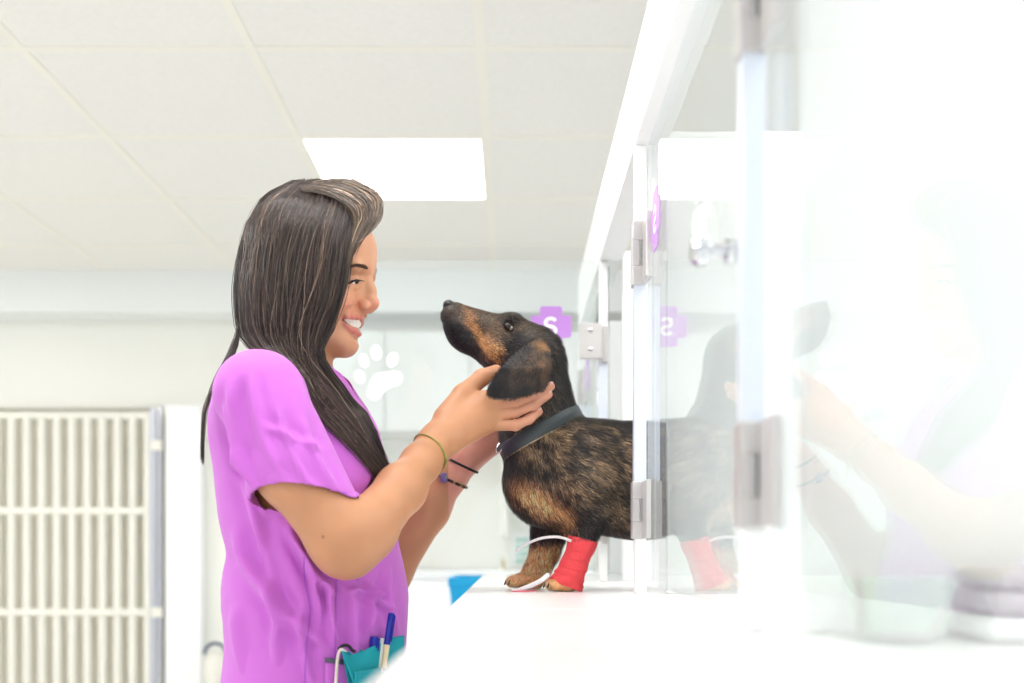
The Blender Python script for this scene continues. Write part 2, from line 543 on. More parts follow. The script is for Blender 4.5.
r.box(xt0-e,xt0+wd+e,ybn-.2-e,ybn-.19,zt2-.03,zt2,.003); r.box(xt0-e,xt0+wd+e,ybn+.19,ybn+.2+e,zt2-.03,zt2,.003)
r.box(xt0-e,xt0+.01,ybn-.189,ybn+.189,zt2-.03,zt2,.003); r.box(xt0+wd-.01,xt0+wd+e,ybn-.189,ybn+.189,zt2-.03,zt2,.003)
r.build('rim',M_blue,bn)
# chart with a grid of teal squares on the back wall, conduit, switch
yw=YW-.004
ch=empty('wall_chart',((525-VX)/F*yw,yw,CZ)); tag(ch,'small white wall chart with rows of teal squares behind the dog\'s far foreleg','chart')
cx0,cx1=(513-VX)/F*yw,(534-VX)/F*yw; cz0,cz1=CZ+(VY-566)/F*yw,CZ+(VY-534)/F*yw
MB().box(cx0,cx1,YW-.004,YW-.001,cz0,cz1,.001).build('sheet',M_decal,ch)
M_teal=mat('teal_ink',(70,185,160),.6); M_teal2=mat('pale_teal_ink',(150,215,200),.6)
for i in range(3):
    for j in range(4):
        cx=(518+i*5.2-VX)/F*yw; cz=CZ+(VY-(540+j*7))/F*yw
        MB().box(cx-.009,cx+.009,YW-.006,YW-.0045,cz-.011,cz+.011).build('square',[M_teal,M_teal,M_teal2][(i+j)%3],ch)
yk=4.9
cd=empty('rail',((504-VX)/F*yk,yk,1.2)); tag(cd,'cream upright rail on the wall behind the woman\'s far hand','rail')
MB().box((500.5-VX)/F*yk,(508-VX)/F*yk,yk,YW-.02,CZ+(VY-535)/F*yk,CZ+(VY-452)/F*yk,.004).build('upright',M_bar,cd)
tp=empty('tap',((505-VX)/F*4.75,4.75,zt)); tag(tp,'small cream and brass tap on the far cabinet by the dog\'s paw','tap')
tx=(503.5-VX)/F*4.75
MB().lathe([(.02,0),(.02,.01),(.013,.014),(.013,.05),(.017,.055),(.017,.07),(.006,.078)],(tx,4.75,zt),n=16).build('tap_body',M_bar,tp,True)
MB().tube([(tx,4.75,zt+.03),(tx-.005,4.71,zt+.045),(tx,4.66,zt+.03),(tx,4.65,zt+.012)],.008,10).build('spout',mat('brass',(196,168,96),.3,metal=.8),tp,True)
# white canister with a blue handle low down by the kennel
yl=5.0; sx=(214-VX)/F*yl; sz=CZ+(VY-690)/F*yl
sh=empty('low_stand',(sx,yl,0)); tag(sh,'low white stand by the kennel gate behind the woman','stand')
MB().box(sx-.09,sx+.26,yl-.14,yl+.16,sz-.03,sz,.004).build('top',M_white,sh)
for ax,ay in ((-.07,-.12),(.24,-.12),(-.07,.14),(.24,.14)):
    MB().box(sx+ax-.012,sx+ax+.012,yl+ay-.012,yl+ay+.012,0,sz-.03).build('leg',M_white,sh)
cn=empty('canister',(sx,yl,sz)); tag(cn,'small white canister with a dark blue carry handle on the low stand','canister')
MB().lathe([(.055,0),(.06,.006),(.06,.13),(.045,.155),(.03,.165),(.03,.18),(.0,.182)],(sx+.012,yl,sz),n=24).build('canister_body',mat('cream_plastic',(232,230,218),.5),cn,True)
MB().tube([(sx+.012+.052*math.cos(a),yl-.02,sz+.17+.05*math.sin(a)) for a in [math.pi*i/12 for i in range(13)]],.008,8).build('handle',mat('navy_plastic',(50,66,104),.4),cn,True)

# ================================================================== the cages on the right
XF=.1757      # front of the posts
XM=.1926      # glass plane
HW=CZ-.062    # worktop height
ZB=CZ+.57     # underside of the fascia beam
XB=.86        # back of the cages
wt=empty('worktop',(.4,1,HW)); tag(wt,'glossy white worktop the dog stands on, running under the cages','worktop')
for a,bb in ((-.75,1.119),(1.121,2.8)):
    MB().box(-.068,XB+.02,a,bb,HW-.04,HW,.004,3).build('slab',M_counter,wt)
sup=MB(); sup.box(.10,XB,-.7,2.75,.08,HW-.041)
struct('wall_counter', sup, M_white)
fb=empty('fascia_beam',(XF,1,ZB)); tag(fb,'long white fascia beam across the top of the cages','beam')
MB().box(XF,XF+.045,-.72,2.745,ZB,CZ+.70,.002).build('beam_board',M_white,fb)
# dividing panels with their front posts
parts=[-.02,.80,1.50,2.10,2.74]
pn=['','blurred white cage post nearest the camera with two steel hinges','white cage post in front of the dog\'s back','white cage post behind the dog carrying the open glass door','last white cage post at the far end of the worktop']
cage=[]
def hinge(parent, d, h0, h1, side=-1):
    """clamp hinge on a post at distance d holding a pane that runs toward the camera"""
    z0,z1=CZ+h0,CZ+h1; zm0=z0+(z1-z0)*.30; zm1=z0+(z1-z0)*.70
    k=MB()
    # knuckle: two barrels and a slim middle leaf, a gap beside it
    k.box(XF-.004,XM-.001,d-.004,d+.020,z0,zm0,.0015)
    k.box(XF-.004,XM-.001,d-.004,d+.020,zm1,z1,.0015)
    k.box(XF-.004,XF+.006,d-.004,d+.020,zm0,zm1,.0008)
    h=k.build('hinge',M_steel,parent)
    MB().box(XF+.0095,XM-.0015,d-.0032,d-.0004,zm0+.0003,zm1-.0003).build('slot_shade_plate',M_dark,h)  # dark plate standing in for the shade inside the hinge gap
    c=MB().box(XM-.0075,XM-.0005,d-.050,d-.005,z0,z1,.0015)
    c.build('clamp_plate',M_steel,parent)
    return h
def cross_outline(c,z,a,b,r):
    pts=[]
    cor=[(b,a),(a,a),(a,b),(-a,b),(-a,a),(-b,a),(-b,-a),(-a,-a),(-a,-b),(a,-b),(a,-a),(b,-a)]
    n=len(cor)
    for i,(x,y) in enumerate(cor):
        px,py=cor[i-1]; nx,ny=cor[(i+1)%n]
        inner = abs(abs(x)-a)<1e-9 and abs(abs(y)-a)<1e-9
        if inner: pts.append((c+x,z+y)); continue
        d0=np.array([px-x,py-y]); d0=d0/np.linalg.norm(d0); d1=np.array([nx-x,ny-y]); d1=d1/np.linalg.norm(d1)
        p0=np.array([x,y])+d0*r; p1=np.array([x,y])+d1*r
        for t in np.linspace(0,1,5):
            q=(1-t)**2*p0+2*t*(1-t)*np.array([x,y])+t*t*p1
            pts.append((c+q[0],z+q[1]))
    return pts
def s_letter(cx,cz,h,mirror=1):
    w=h*.30
    pts=[]
    for a in np.linspace(R(20),R(270),14): pts.append((cx+mirror*w*math.cos(a), cz+h*.235+h*.235*math.sin(a)))
    for a in np.linspace(R(90),R(-160),14)[1:]: pts.append((cx+mirror*w*math.cos(a), cz-h*.235+h*.235*math.sin(a)))
    return pts
def ell_pts(cx,cz,rx,rz,ang,n=20):
    ca,sa=math.cos(ang),math.sin(ang)
    return [(cx+rx*math.cos(t)*ca-rz*math.sin(t)*sa, cz+rx*math.cos(t)*sa+rz*math.sin(t)*ca) for t in [2*math.pi*i/n for i in range(n)]]
def put(me_ob, frame):
    """moves vertices authored as (u along the pane from its hinge, depth, z) to the pane's place"""
    for v in me_ob.data.vertices: v.co = frame(v.co)
def glass_door(parent, length, frame, zlo, zhi):
    g=MB().box(.004,length,-.003,.003,zlo,zhi,.0012).build('glass_door',M_glass,parent); put(g,frame)
    def U(px): return XF-.004-(px-VX)/F*2.088
    def Zp(py): return CZ+(VY-py)/F*2.088
    u,z=U(551),Zp(327)
    e=MB().prism(cross_outline(u,z,.0215,.0395,.006),-.0042,-.0032).build('cross_emblem',M_lilac,g); put(e,frame)
    bm=MB(); sp=s_letter(U(550.5),Zp(327),.033,-1); rr=[.0036]*len(sp)
    bm.tube([(x,-.0046,zz) for x,zz in sp],rr,8)
    for v in bm.bm.verts: v.co.y=-.0046+(v.co.y+.0046)*.15
    l=bm.build('letter',M_decal,e); put(l,frame)
    bm=MB(); q=2.088/F
    for (cx,cy,rx,rz,a) in ((364,361,5,7.2,-.25),(376.5,353,5.8,8,-.15),(392.6,360,5.8,8,.35),(360,377,5.5,7.2,-.3)):
        bm.prism(ell_pts(U(cx),Zp(cy),rx*q,rz*q,a),-.0042,-.0032)
    pad=spline([(375,374),(386,372),(398,371.5),(403,377),(400,385),(391,388),(385,392),(380,399),(373,401),(367,396),(368,389),(371,381),(375,374)],40)[:-1]
    bm.prism([(U(x),Zp(y)) for x,y in pad],-.0042,-.0032)
    pw=bm.build('paw_emblem',M_decal,g); put(pw,frame)
    hz=CZ+.262; uh=length-.108
    k=MB(); k.lathe([(.011,-.003),(.011,-.007),(.006,-.009),(.006,-.020),(.013,-.023),(.014,-.032),(.010,-.037)],(uh,0,hz),axis='y',n=18)
    k.lathe([(.011,.003),(.011,.007),(.003,.010)],(uh,0,hz),axis='y',n=18)
    kk=k.build('knob',M_chrome,g,True); put(kk,frame)
    return g
labs=['','white pet cage nearest the camera with a hinged glass door','white pet cage with a shut glass door reflecting the dog','white pet cage with its glass door open, the dog half inside','white pet cage at the far end of the worktop']
for i in range(1,5):
    d=parts[i]; prev=parts[i-1]
    c=empty('animal_cage',(XF,(d+prev)/2,HW)); tag(c,labs[i],'cage','glass fronted cages')
    MB().box(XF+.046,XB-.02,d+.001,d+.017,HW+.0005,ZB+.019,.001).build('divider_panel',M_white,c)
    MB().box(XF,XM-.0005,d,d+.018,HW+.0005,ZB-.0005,.001).build('post',M_white,c)
    MB().box(XB-.018,XB,prev+.02,d+.016,HW+.0005,ZB+.019).build('back_panel',M_white,c)
    MB().box(XF-.0012,XF-.0002,d+.0005,d+.0175,CZ+.0965,CZ+.3725).build('edge_strip',M_blueal,c)
    MB().box(XF-.0012,XM-.001,d-.0012,d-.0002,CZ+.0965,CZ+.3725).build('edge_strip',M_blueal,c)
    for h0,h1 in ((.372,.452 if i==3 else .462),(.016,.0965)):
        if i!=3: hinge(c,d,h0,h1)
    if i!=3:
        fr=lambda co,d=d: Vector((XM+.003+co.y, d-co.x, co.z))
        glass_door(c, d-prev-.026, fr, HW+.012, ZB-.004)
    else:
        # this door stands open square to the cage front
        yd=d-.012
        fr=lambda co,yd=yd: Vector((XF-.004-co.x+.0, yd+co.y, co.z))
        glass_door(c, .60, fr, HW+.012, ZB-.004)
        for h0,h1 in ((.372,.442),(.016,.0865)):
            z0,z1=CZ+h0,CZ+h1
            pl=MB().box(XF-.040,XF+.004,yd-.011,yd-.0035,z0,z1,.0015).build('hinge',M_steel,c)
            MB().box(XF+.005,XF+.0175,d-.008,d-.001,z0-.004,z1-.002,.001).build('hinge_leaf',M_steel,c)
            for zz in (z0+(z1-z0)*.27,z0+(z1-z0)*.80):
                MB().lathe([(.0052,0),(.0052,-.0015),(.0035,-.0032),(.001,-.0036)],(XF-.019,yd-.011,zz),axis='y',n=14).build('screw',M_chrome,pl,True)
# things inside the nearest cage
tw=empty('towel',(.5,.76,HW)); tag(tw,'grey folded towel on the floor of the nearest cage, behind its glass','towel')
m_t=mat('grey_towel',(206,202,199),.95,bump=(300,.6,.003))
for k in range(3):
    MB().box(.315+.004*k,.60,.70+.003*k,.79-.004*k,HW+.001+.017*k,HW+.017+.017*k,.007,4).build('fold',[M_white,m_t,m_t][k],tw,True)
bw=empty('bowl_holder',(.24,.70,HW)); tag(bw,'thin steel wire bowl holder inside the nearest cage','holder')
z=HW+.005
MB().tube([(.235,.72,HW+.045),(.235,.72,z),(.245,.70,z),(.262,.665,z+.002),(.266,.655,z+.02)],.0022,8).build('wire',M_steel,bw,True)
pb=empty('bowl',(.268,.735,HW)); tag(pb,'small pale green bowl in the nearest cage','bowl')
MB().lathe([(.018,0),(.03,.006),(.037,.04),(.0395,.042),(.036,.04),(.028,.008),(.001,.006)],(.268,.735,HW+.0005),n=28).build('bowl_wall',mat('green_plastic',(214,232,218),.4),pb,True)
# ================================================================== the dog
DD=1.64
def r_(px,d=DD): return px*d/F
def C(p,q,d0,d1=None,sy=1.0,):
    """round cone between two (px,py,r) stations"""
    d1=d0 if d1 is None else d1
    return cone(S(p[0],p[1],d0),S(q[0],q[1],d1),r_(p[2],d0),r_(q[2],d1),sy)
def E(p,r,d,ang=0):
    """ellipsoid; radii in pixels along the picture's x, depth, y, turned by ang degrees (counterclockwise in the picture)"""
    a=R(ang); M=np.array([[math.cos(a),0,math.sin(a)],[0,1,0],[-math.sin(a),0,math.cos(a)]])
    return ell(S(p[0],p[1],d),[r_(x,d) for x in r],M)
dog=Model()
# trunk
dog.add(C((563,478,53),(640,481,50),DD,sy=.76),.03)
dog.add(C((640,481,50),(830,482,47),DD,sy=.76),.04)
dog.add(E((533,486),(24,26,30),DD,20),.03)           # breast bone
dog.add(E((588,476),(30,20,48),DD-.045,12),.03)      # near shoulder
dog.add(E((588,476),(30,20,48),DD+.045,12),.03)
dog.add(E((596,438),(20,22,12),DD,-10),.03)          # withers
# neck
dog.add(C((530,374,34),(540,436,36),DD,sy=.88),.02)
dog.add(C((540,436,36),(564,466,46),DD,sy=.82),.02)
dog.add(C((545,375,18),(568,416,7),DD,sy=.8),.015)    # nape
# skull and muzzle
dog.add(C((512,341,24),(534,352,27),DD,sy=.92),.02)
dog.add(C((457.5,316,12.5),(504,339,22),DD,sy=.80),.015)
dog.add(C((460,334,13),(496,354,16),DD,sy=.66),.014)
dog.add(E((451,315),(9.5,12,11),DD,-25),.010)        # lips and nose pad
dog.add(E((458,329),(15,15,12),DD,-45),.008); dog.add(E((463,341),(12,11,9),DD,-40),.010)
dog.add(E((497,352),(17,24,15),DD,-30),.015)         # cheek
dog.add(E((512,321),(9,22,6),DD,-8),.010)            # brow
for s in (-1,1):
    dog.cut(E((507.5,326.5),(5.2,5,4.2),DD+s*.0335,-15),.005)
dog.cut(cone(S(441,324,DD-.03),S(441,324,DD+.03),.0022,.0022),.004)
# mouth line
for a,b in (((441,324.5),(456,335)),((456,335),(474,344)),((474,344),(487,347))):
    for s in (-1,1):
        dog.cut(cone(S(*a,DD+s*.022),S(*b,DD+s*.030),.0012,.0012),.003)
# forelegs
def foreleg(m,pts,d):
    for p,q in zip(pts,pts[1:]): m.add(C(p,q,d,sy=.92),.012)
LN,LF=1.595,1.695
foreleg(dog,[(587,492,34),(586,524,16.5),(583,541,10.8),(581,547,10.6),(573,566,10.8),(567,580,12)],LN)
foreleg(dog,[(556,505,32),(549,532,17),(545,552,13.5),(537,570,12),(533,578,11)],LF)
def paw(m,heel,toe,d,wide=9):
    m.add(C((heel[0],heel[1],9.5),(toe[0]+9,toe[1],6.2),d,sy=1.15),.012)
    for k,(o,f) in enumerate(((-1.25,4),(-.42,0),(.42,0),(1.25,4))):
        dd=d+o*.0115
        m.add(C((toe[0]+f+10,toe[1]-4,5.6),(toe[0]+f,toe[1]-.2,6.0),dd),.002)
    return
paw(dog,(566,582),(551,584.6),LN)
paw(dog,(531,580),(512,581.8),LF)
# haunches, hidden inside the cage
for s in (-1,1):
    d=DD+s*.055
    dog.add(E((812,500),(46,26,50),d,10),.03)
    foreleg(dog,[(818,520,30),(800,545,19),(832,562,12),(826,580,11)],d)
    dog.add(C((826,584,8.5),(806,585,7),d,sy=1.15),.012)
for p,q in zip([(868,470,13),(900,490,9),(940,520,6)],[(900,490,9),(940,520,6),(975,535,3)]): dog.add(C(p,q,DD),.02)
# keep the soles on the worktop
dog.clip(plane((0,0,HW+.0004),(0,0,-1)))
V,Q=grid_mesh(dog,(-.13,1.50,HW-.01),(.76,1.78,1.53),.0019,smooth=1)
N=normals(V,Q)
def uv_dog(P): return VX+P[:,0]*F/DD, VY-(P[:,2]-CZ)*F/DD
def blob(u,v,cx,cy,rx,ry,ang=0,soft=.5):
    a=R(ang); x=(u-cx)*math.cos(a)-(v-cy)*math.sin(a); y=(u-cx)*math.sin(a)+(v-cy)*math.cos(a)
    e=np.sqrt((x/rx)**2+(y/ry)**2)
    return np.clip((1+soft-e)/(2*soft),0,1)
def dog_color(P, jitter=0.0):
    u,v=uv_dog(P)
    fx=P[:,0]*.80-P[:,2]*.60; fz=P[:,0]*.60+P[:,2]*.80
    P2=np.stack([fx*.35,P[:,1],fz],1)
    n1=vnoise(P2,90,1); n2=vnoise(P2,260,2); n3=vnoise(P2,520,3)
    du=(n1-.5)*9; dv=(n2-.5)*7
    u=u+du+jitter*(rng.random(len(u))-.5)*7; v=v+dv+jitter*(rng.random(len(u))-.5)*7
    c=np.tile(np.array([40,37,37.]),(len(u),1))
    def lay(col,m):
        nonlocal c
        c=c+(np.array(col,float)-c)*m[:,None]
    # brindled brown over neck, shoulder and flank
    br=np.clip((n2*.42+n1*.28+n3*.30-.38)*3.0,0,1)
    lay((142,116,88),br*np.clip(blob(u,v,545,440,46,20,0)+blob(u,v,570,462,44,30,0)+blob(u,v,600,470,40,36)+blob(u,v,622,505,40,34)+blob(u,v,560,415,24,30,0)*.7+blob(u,v,700,480,90,50)*.8,0,1)*.95)
    lay((26,26,28),blob(u,v,511,474,9,32,0)*.9+0)
    lay((30,29,30),blob(u,v,588,530,20,20)*.85)
    lay((34,32,33),blob(u,v,610,424,44,8,-14)*.7)
    lay((30,30,32),blob(u,v,566,388,9,34,-14)*.85)
    # tan on the breast
    lay((226,162,110),blob(u,v,537,502,29,12,-38,.6)*.95)
    lay((204,140,90),blob(u,v,561,519,15,8,-50,.6)*.9)
    lay((30,28,28),blob(u,v,524,515,22,5,-38)*.8)
    lay((36,32,30),blob(u,v,545,528,16,12)*.7)
    # head
    lay((98,80,64),blob(u,v,488,318,40,9,-22)*.8)
    lay((76,66,56),blob(u,v,530,330,22,9,-35)*.8)
    lay((118,74,48),blob(u,v,470,318,6,10,20)*.8)
    lay((200,142,92),blob(u,v,484,345,7,21,38,.55)*.95)
    lay((186,126,78),blob(u,v,474,325,5,15,30,.6)*.85)
    lay((184,126,80),blob(u,v,500,360,5,10,-28,.6)*.9)
    lay((96,80,68),blob(u,v,458,318,15,9,-30)*.85*(.4+.6*n2))
    lay((206,146,98),blob(u,v,491,352,9,11,-10,.6)*.8)
    lay((120,92,70),blob(u,v,497,338,12,10,-20,.6)*.6*n1*1.5)
    lay((28,28,31),blob(u,v,459,337,9,17,52)*.95)
    lay((30,30,33),blob(u,v,513,349,6,16,-28)*.95)
    lay((96,72,52),blob(u,v,520,330,8,6)*.4)
    lay((112,86,62),blob(u,v,503,333,13,8)*.5)
    lay((36,32,32),blob(u,v,509,326,8,5,-10)*.9)
    # legs and paws
    lay((252,180,122),np.clip((v-540)/10,0,1)*np.clip((565-u)/5,0,1)*.95)
    lay((104,72,50),np.clip((v-545)/10,0,1)*blob(u,v,556,556,5,18,20)*.7)
    lay((246,182,126),np.clip((v-574)/5,0,1)*np.clip((600-u)/5,0,1)*.9)
    lay((165,112,70),np.clip((v-548)/10,0,1)*np.clip((u-760)/10,0,1)*.9)
    # dark between the toes
    return c
col=dog_color(V)
col*= (0.9+.2*vnoise(V,400,5))[:,None]
M_coat=mat('dog_coat',None,.55,attr=True,spec=.35,bump=(900,.35,.001))
dogo=link('dog',mesh_np('dog',V,Q,colors=lin(np.clip(col,0,255))),M_coat)
tag(dogo,'black and tan dachshund standing half out of the open cage with its muzzle raised','dog')
# short coat: fine hairs lying along the body
def flow(P):
    u,v=uv_dog(P)
    f=np.zeros_like(P); f[:,0]=.75; f[:,2]=-.55
    hd=(u<552)&(v<372)
    f[hd]=np.array([.85,0,-.42])
    nk=(v>=360)&(v<430)&(u>490)&(u<582); f[nk]=np.array([.35,0,-.9])
    ch=(u<555)&(v>=430)&(v<535); f[ch]=np.array([.35,0,-.9])
    lg=(v>528)&(u<610); f[lg]=np.array([-.12,0,-.95])
    pw=(v>574)&(u<575); f[pw]=np.array([-.8,0,-.35])
    return f
nh=80000
w8=np.linalg.norm(np.cross(V[Q[:,2]]-V[Q[:,0]],V[Q[:,3]]-V[Q[:,1]]),axis=1)
cx=V[Q].mean(1); w8=w8*np.where(cx[:,0]>.24,.12,1)*np.where(cx[:,1]>1.70,.3,1)
uu,vv=uv_dog(cx)
w8*=np.where((cx[:,1]<1.648)&(uu>553+.9*np.maximum(vv-575,0)*0)&(uu<603)&(vv>538)&(vv<588.5),0,1)
w8*=np.where((uu<452)&(vv<312)&(vv>296),0,1)
pick=rng.choice(len(Q),nh,p=w8/w8.sum())
bc=rng.random((nh,4)); bc/=bc.sum(1,keepdims=True)
P=(V[Q[pick]]*bc[...,None]).sum(1); n=(N[Q[pick]]*bc[...,None]).sum(1); n/=np.linalg.norm(n,axis=1,keepdims=True)+1e-9
f=flow(P)+rng.normal(0,.22,(nh,3)); f-=n*(f*n).sum(1,keepdims=True); f/=np.linalg.norm(f,axis=1,keepdims=True)+1e-9
uu,vv=uv_dog(P)
ln=np.where((uu<552)&(vv<372),.0055,.0125)*(.7+.6*rng.random(nh)); ln=np.where(uu<490,ln*.7,ln); ln=np.where(vv>520,ln*.6,ln); ln=np.where((vv>574)&(uu<575),.0032,ln)
sd=np.cross(f,n); wd=.00042
lift=n*(ln*.24)[:,None]
A=P-sd*wd-n*.0004; B=P+sd*wd-n*.0004; Cc=P+f*(ln*.6)[:,None]+lift*.9; Dd=P+f*ln[:,None]+lift
FV=np.stack([A,B,Cc+sd*wd*.7,Cc-sd*wd*.7,Dd],1).reshape(-1,3); FV[:,2]=np.maximum(FV[:,2],HW+.0003)
i5=np.arange(nh)*5
hc=dog_color(P,1.0)*(.58+1.2*rng.random(nh)**1.4)[:,None]
br=rng.random(nh)<.10; hc[br]=hc[br]*.5+np.array([120,100,78])*.5
fur=mesh_np('fur',FV,np.stack([i5,i5+1,i5+2,i5+3],1),np.stack([i5+3,i5+2,i5+4],1),colors=np.repeat(lin(np.clip(hc,0,235)),5,axis=0))
M_fur=mat('dog_hair',None,.5,attr=True,spec=.3)
tag(link('fur',fur,M_fur,dogo),kind='stuff')
# eyes, nose, claws
M_eye=mat('dog_eye',(32,20,14),.06,spec=.6); M_sclera=mat('dog_eye_white',(168,158,152),.3); M_nose=mat('dog_nose',(44,44,48),.45,bump=(900,.6,.001)); M_claw=mat('claw',(34,32,34),.35)
for s in (-1,1):
    c=S(508,326.5,DD+s*.0325)
    e=MB().sph(c,.0060,20).build('eye',M_eye,dogo,True)
    q=MB().sph(S(510.4,327.8,DD+s*.0330),.0036,16).build('eye_white',M_sclera,e,True)
    rim=[S(508+5.6*math.cos(a),326.8-3.6*math.sin(a)-.6*math.cos(a),DD) for a in np.linspace(0,2*math.pi,25)[:-1]]
    rr=[]
    for p_ in rim:
        q_=np.array([p_[0],DD+s*.062,p_[2]])
        for _ in range(40):
            v=float(dog(q_[None])[0])
            if v<.0003: break
            q_[1]-=s*v*.7
        rr.append(q_)
    MB().tube(rr,.0012,8,closed=True).build('eyelid',M_nose,dogo,True)
nm=Model().add(E((449.6,305.8),(6.8,9.5,5.4),DD,-28)).add(E((446.8,310.8),(3.4,6,5),DD,-10),.006)
for s in (-1,1): nm.cut(E((445.2,307.3),(2.0,2.6,1.8),DD+s*.0085,10),.003)
c0=S(448,306,DD)
nv,nq=grid_mesh(nm,c0-.022,c0+.022,.0009,1,8)
link('nose',mesh_np('nose',nv,nq),M_nose,dogo)
for (tx,ty,d) in ((551,584.6,LN),(512,581.8,LF)):
    for (o,fo) in ((-1.25,4),(-.42,0),(.42,0),(1.25,4)):
        dd=d+o*.0115
        MB().tube([S(tx+fo-1.0,ty-2.6,dd),S(tx+fo-5.6,ty-.9,dd),S(tx+fo-8.0,ty+3.2,dd)],[.0026,.0022,.0008],8).build('claw',M_claw,dogo,True)
# hanging ears
def pad(outline, dfun, thick, n=24, rings=12, center=None):
    """a soft flap: outline in pixels, depth from dfun(px,py), rounded edge"""
    O=spline(np.array(outline+[outline[0]],float),n+1)[:-1]
    c=O.mean(0) if center is None else np.array(center,float)
    Vv=[];Qq=[]
    ts=np.sin(np.linspace(0,math.pi/2,rings))
    for side in (-1,1):
        for t in ts:
            for o in O:
                p=c+(o-c)*t; th=thick*math.sqrt(max(0,1-t**4))
                Vv.append(S(p[0],p[1],dfun(p[0],p[1])+side*th/2))
    n_=len(O)
    for sdd in (0,1):
        b=sdd*rings*n_
        for i in range(rings-1):
            for k in range(n_):
                q=(b+i*n_+k,b+i*n_+(k+1)%n_,b+(i+1)*n_+(k+1)%n_,b+(i+1)*n_+k)
                Qq.append(q if sdd else q[::-1])
    for k in range(n_):
        a=(rings-1)*n_+k; a2=(rings-1)*n_+(k+1)%n_; b=rings*n_
        Qq.append((a,a2,b+a2,b+a))
    return np.array(Vv),np.array(Qq)
ear=[(541,337),(531,341),(521,348),(507,361),(497,374),(489.5,387),(490,393.5),(497,396.8),(510,397.8),(524,395),(536,391.5),(545,387),(549.5,377),(551.5,363),(549.5,349)]
def ear_d(s):
    def fn(x,y):
        base=hit(dog,538,342,1.45) if s<0 else 0
        k=np.clip((y-338)/30,0,1)
        z=.032+.066*k**.8+.006*math.sin((x-489)/62*math.pi)-.018*np.clip((x-520)/30,0,1)*k
        return DD+s*(z+.012+.003*math.sin(x*.16+y*.08))
    return fn
for s in (-1,1):
    ev,eq=pad(ear,ear_d(s),.0075,60,14)
    if s>0: eq=eq
    u,v=uv_dog(ev)
    uo,vo=VX+ev[:,0]*F/ev[:,1], VY-(ev[:,2]-CZ)*F/ev[:,1]
    ec=np.tile(np.array([38,37,39.]),(len(ev),1))
    def lay2(c,m):
        global ec
        ec=ec+(np.array(c,float)-ec)*m[:,None]
    ns=vnoise(ev*np.array([1,1,1]),110,8)
    lay2((112,78,50),blob(uo,vo,540,362,11,22,12,.7)*.8*ns*1.3)
    lay2((86,66,52),blob(uo,vo,524,372,20,14,35,.7)*.8*ns*1.2)
    lay2((158,112,66),blob(uo,vo,543,346,8,5,-20,.7)*.8)
    ec*=(.85+.3*ns)[:,None]
    eo=link('ear',mesh_np('ear',ev,eq,colors=lin(np.clip(ec,0,255))),M_coat,dogo)
    # ear hairs
    if s<0:
        nn=normals(ev,eq); fr=np.flatnonzero(nn[:,1]<-.2); k=rng.choice(fr,9000)
        tri=rng.normal(0,.0016,(9000,3)); P=ev[k]+tri; P[:,1]=ev[k][:,1]-.0002
        f=np.array([-.42,0,-.8])+rng.normal(0,.2,(9000,3)); f[:,1]=-.06; f/=np.linalg.norm(f,axis=1,keepdims=True)
        L=.006*(.6+.7*rng.random(9000)); sd=np.cross(f,np.array([0,-1.,0]))
        inside=blob(VX+P[:,0]*F/P[:,1],VY-(P[:,2]-CZ)*F/P[:,1],520,370,60,60)>0
        A=P-sd*.00025;B=P+sd*.00025;Dn=P+f*L[:,None]; FV=np.stack([A,B,Dn],1).reshape(-1,3); i3=np.arange(9000)*3
        cc=lin(np.clip(ec[k]*(.6+.8*rng.random(9000))[:,None],0,230))
        tag(link('ear_hair',mesh_np('ear_hair',FV,None,np.stack([i3,i3+1,i3+2],1),colors=np.repeat(cc,3,axis=0)),M_fur,eo),kind='stuff')
# collar: a leather band lying on the neck
def ring_on(model, c, ax, rmax, n=72, gap=.0018, inner=.004):
    ax=np.array(ax,float); ax/=np.linalg.norm(ax); y=np.array([0,1.,0]); y-=ax*(y@ax); y/=np.linalg.norm(y); x=np.cross(ax,y)
    out=[]
    for k in range(n):
        a=2*math.pi*k/n; dr=x*math.cos(a)+y*math.sin(a); t=rmax
        for _ in range(60):
            v=float(model((c+dr*t)[None])[0])
            if v<.0003 or t<inner: break
            t-=max(v*.7,.0003)
        out.append(c+dr*(t+gap))
    out=np.array(out)
    for _ in range(3): out=(np.roll(out,1,0)+2*out+np.roll(out,-1,0))/4
    return out
def band(name, loop, ax, h, th, m, parent, wave=0):
    ax=np.array(ax,float)/np.linalg.norm(ax); c=loop.mean(0)
    rad=loop-c; rad-=np.outer(rad@ax,ax); rad/=np.linalg.norm(rad,axis=1,keepdims=True)
    n=len(loop); b=th*.35
    prof=[(-h/2,b),(-h/2+b,0),(h/2-b,0),(h/2,b),(h/2,th-b),(h/2-b,th),(-h/2+b,th),(-h/2,th-b)]
    Vv=np.concatenate([loop+ax*p+rad*q for p,q in prof]); k=np.arange(n); Qq=[]
    for i in range(8):
        j=(i+1)%8; Qq.append(np.stack([i*n+k,i*n+(k+1)%n,j*n+(k+1)%n,j*n+k],1))
    o=link(name,mesh_np(name,Vv,np.concatenate(Qq)),m,parent)
    o.data.set_sharp_from_angle(angle=R(50)); return o
M_collar=mat('collar_leather',(46,54,58),.42,bump=(700,.3,.001)); M_tanl=mat('collar_lining',(196,176,140),.7)
ax=S(577,411,DD)-S(500,452,DD); cn_=np.array([-ax[2],0,ax[0]]); 
cc=S(540,433,DD)
def thin(m): return m
lp=ring_on(dog,cc,cn_,.09)
colr=band('collar',lp,cn_,r_(13.5),.0032,M_collar,dogo)
band('collar_lining',lp-cn_/np.linalg.norm(cn_)*r_(5.2)-0,cn_,r_(5.5),.0022,M_tanl,colr)
